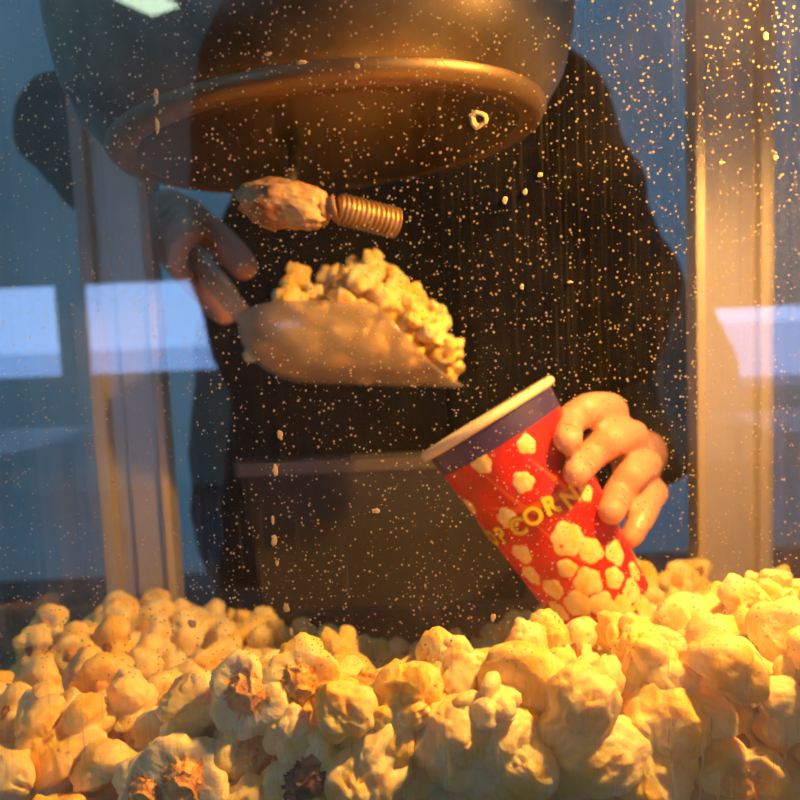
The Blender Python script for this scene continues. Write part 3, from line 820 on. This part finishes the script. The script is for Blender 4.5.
def scoop_mesh():
    bm = bmesh.new(); nu, nv = 44, 36; g_ = []
    for i in range(nu+1):
        u = .004+(i/nu)**1.3*.996; row = []
        vmax = 1 if u < .60 else max(.14, 1-((u-.60)/.40)**1.15*.86)
        for j in range(nv+1):
            x, y_, z = scoop_pt(u, (2*j/nv-1)*vmax)
            row.append(bm.verts.new(bot + sx_*x + sy_*y_ + upv*z))
        g_.append(row)
    for i in range(nu):
        for j in range(nv): bm.faces.new((g_[i][j], g_[i+1][j], g_[i+1][j+1], g_[i][j+1]))
    bm.faces.new(g_[0])
    return bm
scoop = thing('popcorn_scoop', 'frosted clear plastic scoop full of popcorn, held level toward the red cup', 'scoop', tuple(bot))
o = obj('scoop_bowl', scoop_mesh(), M['scoop'], None, True); child_world(o, scoop)
sol = o.modifiers.new('wall', 'SOLIDIFY'); sol.thickness = .0018; sol.offset = 1
h0 = bot + sx_*.006 + upv*.046; h1 = at(178, 232, .455)
bm = bmesh.new()
pts = [h0.lerp(h1, t) for t in np.linspace(0, 1, 16)]; tube(bm, pts, [.0075+.002*math.sin(i/15*PI) for i in range(16)], 20)
o = obj('handle', bm, M['scoop'], None, True); child_world(o, scoop)
# popcorn in the scoop
def scoop_top(u):  # heap height above the trough bottom, from the photograph's outline
    return float(np.interp(u, [0, .14, .24, .40, .55, .64, .74, .82, .90, .97, 1], [.045, .060, .090, .093, .105, .100, .092, .078, .058, .030, .016]))
cand = []
for k in range(9000):
    u = rng.uniform(.10, .945); x = SL*u
    rb = math.sqrt(max(0, 1-(1-min(1, u/.32))**2)); R = SR*rb - .0135
    if R < .004: continue
    y_ = rng.uniform(-R, R); top = scoop_top(u)*(1-.35*(y_/SR)**2)
    zmin = SR - math.sqrt(max(0, R*R-y_*y_))
    if zmin > top-.008: continue
    z = rng.uniform(zmin, max(zmin, top-.011)); cand.append((x, y_, z, u))
cand.sort(key=lambda c: (round(c[2]/.012), c[1]))
sel = []
for c in cand:
    if all((c[0]-s[0])**2+(c[1]-s[1])**2+(c[2]-s[2])**2 > .0188**2 for s in sel): sel.append(c)
rows = {}
S3 = [bot + sx_*c[0] + sy_*c[1] + upv*c[2] for c in sel]
spx, spy, spf = project(np.array([p[:] for p in S3]))
visb = []
zb = np.full((G, G), 9.0); idb = np.full((G, G), -1, int)
for i in range(len(S3)):
    r_ = F_PX*.012/spf[i]; msk = ((xx-spx[i])**2+(yy-spy[i])**2 < r_*r_) & (spf[i] < zb); zb[msk] = spf[i]; idb[msk] = i
cs = np.bincount(idb[idb >= 0].ravel(), minlength=len(S3))
ROWN = ['along the top of the heaped scoop', 'in the upper middle of the scoop', 'in the lower middle of the scoop', 'along the bottom of the scoop']
POS = ['leftmost', 'second from left', 'third from left', 'fourth from left', 'fifth from left', 'sixth from left', 'seventh from left', 'eighth from left', 'ninth from left', 'tenth from left', 'eleventh from left', 'twelfth from left', 'thirteenth from left', 'fourteenth from left', 'fifteenth from left']
slab = {}
vis_ids = [i for i in range(len(S3)) if cs[i] >= 8]
for r_ in range(4):
    ids = sorted([i for i in vis_ids if min(3, int(max(0, (scoop_top(sel[i][3])-sel[i][2])/.024))) == r_], key=lambda i: spx[i])
    for n_, i in enumerate(ids): slab[i] = f'popcorn piece {ROWN[r_]}, {POS[min(n_, 14)]}'
print('scoop pieces', len(S3), 'visible', len(vis_ids))
for i, p in enumerate(S3):
    v = int(rng.integers(0, 10))
    place_kernel(VAR[v], p, tuple(rng.uniform(0, 6.28, 3)), .80, slab.get(i, 'popcorn piece buried inside the scoop behind the others'), 'popcorn in the scoop')
# pieces fallen behind the heap that stand out against the dark back
for (a, b, y_, s, lb) in [(262, 622, .345, .85, 'blurred popcorn piece lying against the back, right of the left upright'),
                          (430, 655, .30, .8, 'single blurred popcorn piece in the dark hollow behind the crest'),
                          (342, 655, .22, 1.25, 'blurred tan popcorn piece alone in the dark gap behind the two open pieces'),]:
    p = at(a, b, y_); place_kernel(VAR[int(rng.integers(0, 10))], p, tuple(rng.uniform(0, 6.28, 3)), s, lb, 'popcorn lying at the back of the machine')

# ------------------------------------------------------------------ counter and bin
ct = obj('counter', boxbm((-1.1, -.05, -.065), (1.2, .70, -.0302), .004), M['counter'])
tag(ct, 'dark counter board under the popcorn machine and the grey panel', 'counter')
for x in (-1.0, 1.05):
    o = obj('leg', boxbm((x, .0, -.749), (x+.05, .65, -.066)), M['counter']); child_world(o, ct); o.matrix_parent_inverse = Matrix.Identity(4)
YB = .47; BD = .018
c0 = at(238, 464, YB); c1 = at(545, 455, YB); zt = (c0.z+c1.z)/2
bn = thing('metal_panel', 'dull grey metal panel with a rolled top edge standing upright behind the machine', 'panel', ((c0.x+c1.x)/2, YB+BD/2, -.03))
bm = bmesh.new()
tp = [(c0.x, YB), (c1.x, YB), (c1.x, YB+BD), (c0.x, YB+BD)]; bt = [(c0.x+.02, YB), (c1.x-.03, YB), (c1.x-.03, YB+BD), (c0.x+.02, YB+BD)]
def loop(pts, z, inset=0):
    cx = sum(p[0] for p in pts)/4; cy = sum(p[1] for p in pts)/4
    out = []; rc_ = .006-inset*.5
    for (sxn, syn), p in zip(((-1, -1), (1, -1), (1, 1), (-1, 1)), pts):
        for k in range(6):
            a = {(-1, -1): PI, (1, -1): 1.5*PI, (1, 1): 0, (-1, 1): .5*PI}[(sxn, syn)] + k/5*PI/2
            out.append(bm.verts.new((p[0]-sxn*(rc_+inset)+rc_*math.cos(a), p[1]-syn*(rc_+inset)+rc_*math.sin(a), z)))
    return out
def bridge(A, B):
    n = len(A)
    for k in range(n): bm.faces.new((A[k], A[(k+1) % n], B[(k+1) % n], B[k]))
l0 = loop(bt, -.0295); l1 = loop(tp, zt); l2 = loop(tp, zt, .002); l3 = loop(bt, -.026, .002)
bm.faces.new(l0[::-1]); bridge(l0, l1); bridge(l1, l2); bridge(l2, l3); bm.faces.new(l3)
bmesh.ops.recalc_face_normals(bm, faces=bm.faces)
o = obj('sheet', bm, M['bin'], None, False); child_world(o, bn)
bm = bmesh.new(); la = loop(tp, zt-.010); 
for v in la: v.co.x += (.004 if v.co.x > bn.location.x else -.004); v.co.y += (.004 if v.co.y > bn.location.y else -.004)
lb_ = loop(tp, zt+.003)
for v in lb_: v.co.x += (.004 if v.co.x > bn.location.x else -.004); v.co.y += (.004 if v.co.y > bn.location.y else -.004)
lc = loop(tp, zt+.003, .003); ld = loop(tp, zt-.002, .003); bridge(la, lb_); bridge(lb_, lc); bridge(lc, ld)
bmesh.ops.recalc_face_normals(bm, faces=bm.faces)
o = obj('rim', bm, M['bin_rim'], None, False); child_world(o, bn)

# ------------------------------------------------------------------ people
def skin_mesh(verts, edges, radii, root=0, sub=2):
    me = bpy.data.meshes.new('chain'); me.from_pydata([tuple(v) for v in verts], edges, [])
    o = bpy.data.objects.new('chain', me); COL.objects.link(o)
    o.modifiers.new('skin', 'SKIN')
    if not me.skin_vertices: me.skin_vertices.new()
    for i, d in enumerate(me.skin_vertices[0].data):
        r = radii[i]; d.radius = (r, r) if isinstance(r, (int, float)) else r; d.use_root = (i == root)
    s = o.modifiers.new('sub', 'SUBSURF'); s.levels = sub; s.render_levels = sub
    out = evaluated(o); remove(o); return out
def chain(pts, radii, **kw):
    return skin_mesh(pts, [(i, i+1) for i in range(len(pts)-1)], radii, **kw)
def fuse(name, meshes, voxel, mat, parent=None, fold=0, fold_scale=10, smooth_it=3):
    bm = bmesh.new()
    for me in meshes: bm.from_mesh(me); bpy.data.meshes.remove(me)
    me = bpy.data.meshes.new(name); bm.to_mesh(me); bm.free()
    o = bpy.data.objects.new(name, me); COL.objects.link(o)
    r = o.modifiers.new('r', 'REMESH'); r.mode = 'VOXEL'; r.voxel_size = voxel
    s = o.modifiers.new('s', 'SMOOTH'); s.iterations = smooth_it; s.factor = .5
    m2 = evaluated(o); remove(o)
    if fold:
        n = len(m2.vertices); co = np.empty(n*3, np.float32); m2.vertices.foreach_get('co', co); co = co.reshape(-1, 3)
        no = np.empty(n*3, np.float32); m2.vertices.foreach_get('normal', no); no = no.reshape(-1, 3)
        d = np.array([noise.fractal(Vector((c[0]*fold_scale*1.3, c[1]*fold_scale, c[2]*fold_scale*1.2)), 1.0, 2.0, 2) for c in co])
        co = co + no*(d*fold)[:, None]; m2.vertices.foreach_set('co', co.ravel().astype(np.float32)); m2.update()
    o = link_mesh(name, m2, mat)
    return o
def ellipsoid(c, r, rot=None, sub=4):
    bm = bmesh.new(); bmesh.ops.create_icosphere(bm, subdivisions=sub, radius=1)
    bm.transform(Matrix.Diagonal((*r, 1)))
    if rot is not None: bm.transform(rot)
    bm.transform(Matrix.Translation(c)); me = bpy.data.meshes.new('e'); bm.to_mesh(me); bm.free(); return me
V = Vector
# hand that holds the cup
yc = Y_CUP
def cf(px_, py_, extra=.0085):
    """a finger point lying on the cup's front wall"""
    r_ = to_cone(px_, py_)
    if r_ is None: return at(px_, py_, Y_CUP+.005)
    return V(cone(r_[0], r_[1], extra))
def fmid(px_, py_, y_): return at(px_, py_, y_)
fingers_r = [
  # root, knuckle, middle joint at the cup's edge, last joint, tip
  [at(614, 424, .290), at(612, 408, .250), at(588, 408, .214), cf(568, 421, .0105), cf(558, 444, .0085)],
  [at(630, 449, .292), at(634, 435, .250), at(612, 438, .210), cf(588, 458, .0115), cf(568, 476, .0085)],
  [at(640, 473, .294), at(648, 464, .254), at(633, 473, .212), cf(617, 495, .0115), cf(601, 515, .0085)],
  [at(644, 495, .298), at(656, 492, .262), at(649, 499, .226), at(642, 517, .208), at(633, 534, .202)],
]
frad = [[.012, .0122, .0118, .0110, .0092], [.012, .0122, .0118, .0110, .0092], [.012, .0118, .0114, .0106, .0090], [.0105, .0104, .0100, .0094, .0080]]
wr1 = at(648, 452, .43); palm1 = at(628, 458, .335)
hand1 = []
for f_, r_ in zip(fingers_r, frad): hand1.append(chain([palm1.lerp(f_[0], .55)]+f_, [.013]+r_, root=0))
hand1.append(skin_mesh([wr1, palm1, fingers_r[1][0], fingers_r[0][0], fingers_r[2][0], fingers_r[3][0]], [(0, 1), (1, 2), (1, 3), (1, 4), (1, 5)], [.025, .022, .014, .014, .014, .012]))
# thumb behind the cup
th0 = at(618, 432, .33); hand1.append(chain([palm1, th0, cone(.055, 2.1, .012), cone(.050, 2.6, .0105), cone(.045, 2.95, .009)], [.018, .014, .0115, .0105, .0085]))
el1 = at(668, 410, .80); sh1 = V((.225, .90, .68))
# hand that holds the scoop
hd = (h1-h0).normalized()
gc = h0.lerp(h1, .78); wr2 = V((-.262, .56, .43)); palm2 = at(160, 215, .47)
hand2 = [skin_mesh([wr2, wr2.lerp(palm2, .6), palm2], [(0, 1), (1, 2)], [.026, .027, .022])]
side = hd.cross(V((0, 0, 1))).normalized(); upn = side.cross(hd).normalized()
for k in range(4):
    c = gc + hd*(.026-.019*k)
    def ringp(ang, r=.0205): return c + (side*math.cos(ang) + upn*math.sin(ang))*r
    sgn = 1
    pts = [palm2.lerp(ringp(1.6, .024), .5), ringp(1.75, .026), ringp(.75 if side.y < 0 else 2.4, .025), ringp(-.3 if side.y < 0 else 3.4, .022), ringp(-1.2 if side.y < 0 else 4.3, .020)]
    hand2.append(chain(pts, [.012, .0105, .0102, .0095, .0080]))
# forefinger and thumb laid along the handle toward the bowl
hand2.append(chain([palm2, at(172, 205, .45), at(205, 228, .43), at(236, 256, .41), at(250, 275, .395)], [.026, .0185, .0165, .0145, .0115]))
hand2.append(chain([palm2, at(166, 240, .46), at(188, 270, .44), at(214, 300, .42), at(232, 320, .405)], [.026, .019, .0170, .0150, .0120]))
el2 = at(45, 125, .76); sh2 = V((-.13, .92, .68))
hc = V((.07, .90, .0))
ven = thing('person', 'person in a black jacket behind the machine, scooping popcorn and holding a red cup', 'person', (.07, .92, -.75))
GZ_ = -.75
body = []
body.append(skin_mesh([V((.07, .92, .18)), V((.07, .93, .38)), V((.07, .92, .60)), V((.07, .92, .72)), V((.07, .90, .80)), V((.07, .87, .88))],
                      [(i, i+1) for i in range(5)], [.14, .13, .14, .07, .055, .07]))
body.append(chain([V((.07, .92, .66)), sh1, el1, wr1], [.06, .055, .042, .026])); body.append(chain([V((.07, .92, .66)), sh2, el2, wr2], [.06, .055, .042, .026]))
for s in (-1, 1):
    body.append(chain([V((.07, .92, .16)), V((.07+s*.09, .92, .08)), V((.07+s*.10, .90, -.27)), V((.07+s*.11, .94, -.66)), V((.07+s*.12, .86, -.72))], [.11, .09, .06, .045, .035]))
# head
hcn = V((.07, .86, .905))
body += [ellipsoid(hcn, (.076, .095, .115)), ellipsoid(hcn+V((0, -.03, -.05)), (.055, .062, .058)), ellipsoid(hcn+V((0, -.098, -.012)), (.014, .022, .026)),
         ellipsoid(hcn+V((.076, .005, -.005)), (.010, .02, .032)), ellipsoid(hcn+V((-.076, .005, -.005)), (.010, .02, .032)),
         ellipsoid(hcn+V((0, -.086, -.058)), (.026, .012, .006)), ellipsoid(hcn+V((0, -.084, -.071)), (.022, .012, .007)),
         ellipsoid(hcn+V((0, -.088, .028)), (.055, .014, .010))]
for f_, r_ in zip(fingers_r, (.0086, .0086, .0084, .0074)):
    dd_ = (f_[4]-f_[3]).normalized(); hand1.append(ellipsoid(f_[4], (r_,)*3)); hand1.append(ellipsoid(f_[4]-dd_*.005, (r_*1.03,)*3)); hand1.append(ellipsoid(f_[4]+dd_*.003, (r_*.93,)*3))
bo = fuse('body', body+hand1+hand2, .0026, M['skin'], fold=0, smooth_it=2); child_world(bo, ven)
for s in (-1, 1):
    me = ellipsoid(hcn+V((s*.030, -.084, .006)), (.013, .012, .010), sub=3); o = link_mesh('eye', me, M['eye']); child_world(o, ven)
# nails on the cup hand
from mathutils.bvhtree import BVHTree
_b = bmesh.new(); _b.from_mesh(bo.data); BV = BVHTree.FromBMesh(_b); _b.free()
def nail(tip, prev, out_dir, parent=ven):
    d = (tip-prev).normalized(); n_ = (out_dir-d*out_dir.dot(d)).normalized(); s_ = d.cross(n_)
    bm = bmesh.new(); rows_ = []
    for i in range(9):
        t = -1+2*i/8; row = []
        for j in range(9):
            u = -1+2*j/8; x = .0044*u*(max(0, 1-abs(t)**3*.55))
            p = tip + d*(t*.0045-.0062) + s_*x
            hit = BV.ray_cast(p + n_*.03, -n_, .05)[0]
            if hit is None: hit = p + n_*.007
            row.append(bm.verts.new(hit + n_*.0005))
        rows_.append(row)
    for i in range(8):
        for j in range(8): bm.faces.new((rows_[i][j], rows_[i][j+1], rows_[i+1][j+1], rows_[i+1][j]))
    bm.normal_update()
    if sum((f.normal.dot(n_) for f in bm.faces)) < 0: bmesh.ops.reverse_faces(bm, faces=bm.faces)
    o = obj('fingernail', bm, M['nail'], None, True); child_world(o, parent)
for f_ in fingers_r: nail(f_[4], f_[3], (CAM-f_[4]).normalized()*1.0+ax*.1)
# jacket
def lp_(a, b, t): return a.lerp(b, t)
j = [skin_mesh([V((.0, .92, -.28)), V((.0, .92, .12)), V((.02, .92, .40)), V((.05, .93, .60)), V((.07, .93, .72)), V((.07, .92, .785))], [(i, i+1) for i in range(5)],
               [(.38, .17), (.38, .165), (.345, .165), (.27, .15), (.12, .11), (.085, .085)])]
j.append(chain([V((.07, .93, .64)), sh1, lp_(sh1, el1, .5)+V((.01, 0, 0)), el1, lp_(el1, wr1, .5), wr1, lp_(wr1, palm1, .45)], [.10, .092, .082, .076, .060, .042, .036]))
j.append(chain([V((.07, .93, .64)), sh2, lp_(sh2, el2, .5), el2, lp_(el2, wr2, .5), lp_(el2, wr2, .90)], [.10, .095, .080, .072, .056, .044]))
jk = fuse('jacket', j, .009, M['jacket'], fold=.012, fold_scale=9, smooth_it=4); child_world(jk, ven)
bm = bmesh.new(); tube(bm, [V((.07, .735, .06)), V((.07, .745, .3)), V((.07, .752, .5)), V((.07, .77, .70))], .004, 8); o = obj('zip', bm, M['jacket']); child_world(o, ven)
tr_ = []
for s in (-1, 1):
    tr_.append(chain([V((.07, .92, .14)), V((.07+s*.09, .92, .06)), V((.07+s*.10, .90, -.27)), V((.07+s*.11, .94, -.66))], [.15, .12, .085, .065]))
o = fuse('trousers', tr_, .010, M['trousers'], fold=.006); child_world(o, ven)
for s in (-1, 1):
    o = link_mesh('boot', ellipsoid(V((.07+s*.12, .89, -.708)), (.045, .13, .042)), M['boot']); child_world(o, ven)
o = fuse('knit_cap', [ellipsoid(hcn+V((0, .012, .045)), (.086, .100, .092))], .008, M['cap'], fold=.002); child_world(o, ven)

# the customer in front of the machine, seen only mirrored in the pane
cus = thing('person', 'person in a long dark coat standing in front of the machine, mirrored in its pane', 'person', (.05, -.68, -.75))
cc = V((.055, -.68, 0))
bd = [skin_mesh([cc+V((0, 0, .15)), cc+V((0, 0, .38)), cc+V((0, 0, .60)), cc+V((0, 0, .74)), cc+V((0, 0, .83))], [(i, i+1) for i in range(4)], [.13, .12, .13, .055, .06])]
hn = cc+V((0, .0, .93))
bd += [ellipsoid(hn, (.076, .095, .115)), ellipsoid(hn+V((0, .03, -.05)), (.055, .062, .058)), ellipsoid(hn+V((0, .098, -.012)), (.014, .022, .026)),
       ellipsoid(hn+V((.076, 0, -.005)), (.010, .02, .032)), ellipsoid(hn+V((-.076, 0, -.005)), (.010, .02, .032)), ellipsoid(hn+V((0, .086, -.06)), (.026, .012, .008))]
for s in (-1, 1):
    bd.append(chain([cc+V((0, 0, .1)), cc+V((s*.09, 0, .05)), cc+V((s*.10, .01, -.3)), cc+V((s*.11, -.03, -.66)), cc+V((s*.12, .05, -.72))], [.10, .085, .058, .042, .033]))
    shx = cc+V((s*.19, 0, .66)); elx = cc+V((s*.25, -.02, .36)); wrx = cc+V((s*.16, .035, .16)); bd.append(chain([cc+V((0, 0, .64)), shx, elx, wrx, wrx+V((-s*.02, .03, -.08))], [.06, .05, .04, .026, .03]))
    for k in range(4): bd.append(chain([wrx+V((-s*.02, .03, -.07)), wrx+V((-s*.02, .01+.018*k, -.12)), wrx+V((-s*.03, .012+.018*k, -.155))], [.012, .010, .008]))
    bd.append(chain([wrx+V((-s*.02, .03, -.03)), wrx+V((-s*.035, .065, -.07)), wrx+V((-s*.04, .07, -.10))], [.014, .011, .009]))
o = fuse('body', bd, .007, M['skin']); child_world(o, cus)
co = [skin_mesh([cc+V((0, 0, -.25)), cc+V((0, 0, .1)), cc+V((0, 0, .42)), cc+V((0, 0, .62)), cc+V((0, 0, .74)), cc+V((0, 0, .79))], [(i, i+1) for i in range(5)], [(.34, .16), (.33, .15), (.235, .14), (.19, .13), (.10, .10), (.08, .08)])]
for s in (-1, 1):
    co.append(chain([cc+V((0, 0, .64)), cc+V((s*.19, 0, .67)), cc+V((s*.235, -.01, .52)), cc+V((s*.255, -.02, .36)), cc+V((s*.19, .03, .20))], [.09, .085, .07, .062, .06]))
o = fuse('coat', co, .010, M['jacket'], fold=.008); child_world(o, cus)
o = fuse('hair', [ellipsoid(hn+V((0, -.02, .03)), (.088, .098, .105))], .008, M['hair'], fold=.003); child_world(o, cus)
tr_ = [chain([cc+V((s*.09, 0, 0)), cc+V((s*.10, .01, -.3)), cc+V((s*.11, -.03, -.66))], [.10, .075, .06]) for s in (-1, 1)]
o = fuse('trousers', tr_, .010, M['trousers']); child_world(o, cus)
for s in (-1, 1):
    o = link_mesh('boot', ellipsoid(cc+V((s*.12, .02, -.708)), (.045, .13, .042)), M['boot']); child_world(o, cus)

# ------------------------------------------------------------------ the market tent and the ground
def struct(name, bm, mat):
    o = obj(name, bm, mat); o['kind'] = 'structure'; return o
struct('ground', boxbm((-60, -12, -.85), (60, 12, -.75)), M['ground'])
bm = boxbm((-60, -80, -.86), (60, -12.01, -.74)); struct('snow_ground', bm, M['snow'])
TY = -5.0
def mir(px_, py_): # the point of the far tent wall whose mirror image stands there
    p = at(px_, py_, -TY); return p
wl = mir(0, 287); wr_ = mir(218, 281); lo1 = mir(0, 374)
zt_ = (wl.z+wr_.z)/2; zb_ = lo1.z-.03
right_top = mir(760, 307).z
rl = mir(712, 307); rb2 = mir(737, 360); rlow = mir(800, 385).z
XL = mir(-400, 300).x; XR = mir(1200, 300).x
TX = 6.0; TR = 2.0
def wallbox(name, x0, x1, z0, z1, mat=M['tarp']): return struct(name, boxbm((x0, TY-.01, z0), (x1, TY+.01, z1)), mat)
xm = mir(455, 300).x
wallbox('wall_front', -TX, xm, zt_, TR); wallbox('wall_front', xm, TX, right_top, TR)
wallbox('wall_front', -TX, xm, -.75, zb_); wallbox('wall_front', xm, TX, -.75, rlow)
p0 = mir(60, 330).x; p1 = mir(90, 330).x
struct('wall_front', boxbm((p0, TY+.012, zb_-.01), (p1, TY+.03, zt_+.01)), M['tarp'])
# gathered curtain beside the right opening
bm = bmesh.new()
q = [(xm, right_top), (rl.x, right_top), (rb2.x, rb2.z), (rb2.x, rlow), (xm, rlow)]
v0 = [bm.verts.new((x, TY+.012, z)) for x, z in q]; v1 = [bm.verts.new((x, TY+.03, z)) for x, z in q]
bm.faces.new(v0); bm.faces.new(v1[::-1])
for k in range(5): bm.faces.new((v0[k], v1[k], v1[(k+1) % 5], v0[(k+1) % 5]))
bmesh.ops.recalc_face_normals(bm, faces=bm.faces); struct('wall_front', bm, M['tarp'])
struct('wall_left', boxbm((-TX-.02, TY, -.75), (-TX, 3.0, TR)), M['tarp']); struct('wall_right', boxbm((TX, TY, -.75), (TX+.02, 3.0, TR)), M['tarp'])
struct('wall_back', boxbm((-TX, 3.0, -.75), (TX, 3.02, TR)), M['tarp_back'])
struct('ceiling', boxbm((-TX-.02, TY-.02, TR), (TX+.02, 3.02, TR+.02)), M['tarp'])
lp0 = mir(141, 2); _d = lp0 - CAM; _t = (TR-.06-CAM.z)/_d.z
lc0 = CAM + _d*_t; lc0 = V((lc0.x, -lc0.y, TR-.06))
cl = thing('ceiling_light', 'small pale green-white lamp under the tent roof, mirrored at the top left of the pane', 'lamp', tuple(lc0))
o = obj('housing', boxbm((-.12, -.21, .02), (.12, .21, .058), .004), M['frame_paint'], cl)
m, nt, out = new_mat('lamp_panel'); em = nd(nt, 'ShaderNodeEmission', i_Strength=8.0); em.inputs[0].default_value = (.75, 1, .72, 1); L(nt, em.outputs[0], out.inputs[0])
o = obj('diffuser', boxbm((-.095, -.165, .008), (.095, .165, .0195), .003), m, cl); cl.rotation_euler = (0, 0, math.radians(28))
# two trestle tables inside the tent
rs = random.Random(3)
for (pxa, pxb, pyt, yv, lb) in [(-60, 62, 440, 2.6, 'long white trestle table in the tent, mirrored left of the left upright'), (740, 900, 418, 3.2, 'long white trestle table in the tent, mirrored right of the right upright')]:
    a = at(pxa, pyt, yv); b = at(pxb, pyt, yv); z = min((a.z+b.z)/2, .02)
    t = thing('trestle_table', lb, 'table', ((a.x+b.x)/2, -yv, -.75))
    o = obj('tabletop', boxbm((a.x, -yv-.35, z-.03), (b.x, -yv+.35, z), .004), M['table']); child_world(o, t)
    for xx_ in (a.x+.08, b.x-.12):
        for yy_ in (-yv-.28, -yv+.24):
            o = obj('leg', boxbm((xx_, yy_, -.749), (xx_+.04, yy_+.04, z-.031)), M['frame_paint']); child_world(o, t)

# ------------------------------------------------------------------ lamp inside the cabinet
LP = V((.215, .042, .465))
lamp = thing('heat_lamp', 'amber heat lamp under the machine roof, above the right of the heap', 'lamp', (LP.x, LP.y, .742))
bm = bmesh.new(); lathe(bm, [(.016, .085), (.018, .06), (.034, .012), (.036, -.005), (.0345, -.005), (.032, .012), (.016, .058)], 40); bm.transform(Matrix.Translation(LP))
o = obj('lamp_shade', bm, M['alu_lip'], None, True); child_world(o, lamp)
bm = bmesh.new(); tube(bm, [LP+V((0, 0, .084)), V((LP.x, LP.y, .741))], .006, 16); o = obj('stem', bm, M['alu_lip'], None, True); child_world(o, lamp)
m, nt, out = new_mat('bulb_glow'); em = nd(nt, 'ShaderNodeEmission', i_Strength=12.0); em.inputs[0].default_value = (1, .5, .13, 1); L(nt, em.outputs[0], out.inputs[0])
o = link_mesh('bulb', ellipsoid(LP+V((0, 0, .046)), (.016, .016, .022), sub=3), m); child_world(o, lamp)
ld = bpy.data.lights.new('heat_lamp_light', 'POINT'); ld.energy = 19; ld.color = (1, .47, .09); ld.shadow_soft_size = .012
lo = bpy.data.objects.new('heat_lamp_light', ld); COL.objects.link(lo); lo.location = LP + V((0, 0, .006)); lo.parent = lamp; lo.matrix_parent_inverse = Matrix.Translation(lamp.location).inverted()

# ------------------------------------------------------------------ view
scn.view_settings.view_transform = 'Standard'; scn.view_settings.look = 'None'
scn.view_settings.exposure = 0; scn.view_settings.gamma = 1; scn.view_settings.use_curve_mapping = False
scn.cycles.use_denoising = True
scn.cycles.max_bounces = 10; scn.cycles.diffuse_bounces = 5; scn.cycles.glossy_bounces = 4; scn.cycles.transparent_max_bounces = 16
scn.cycles.caustics_reflective = False
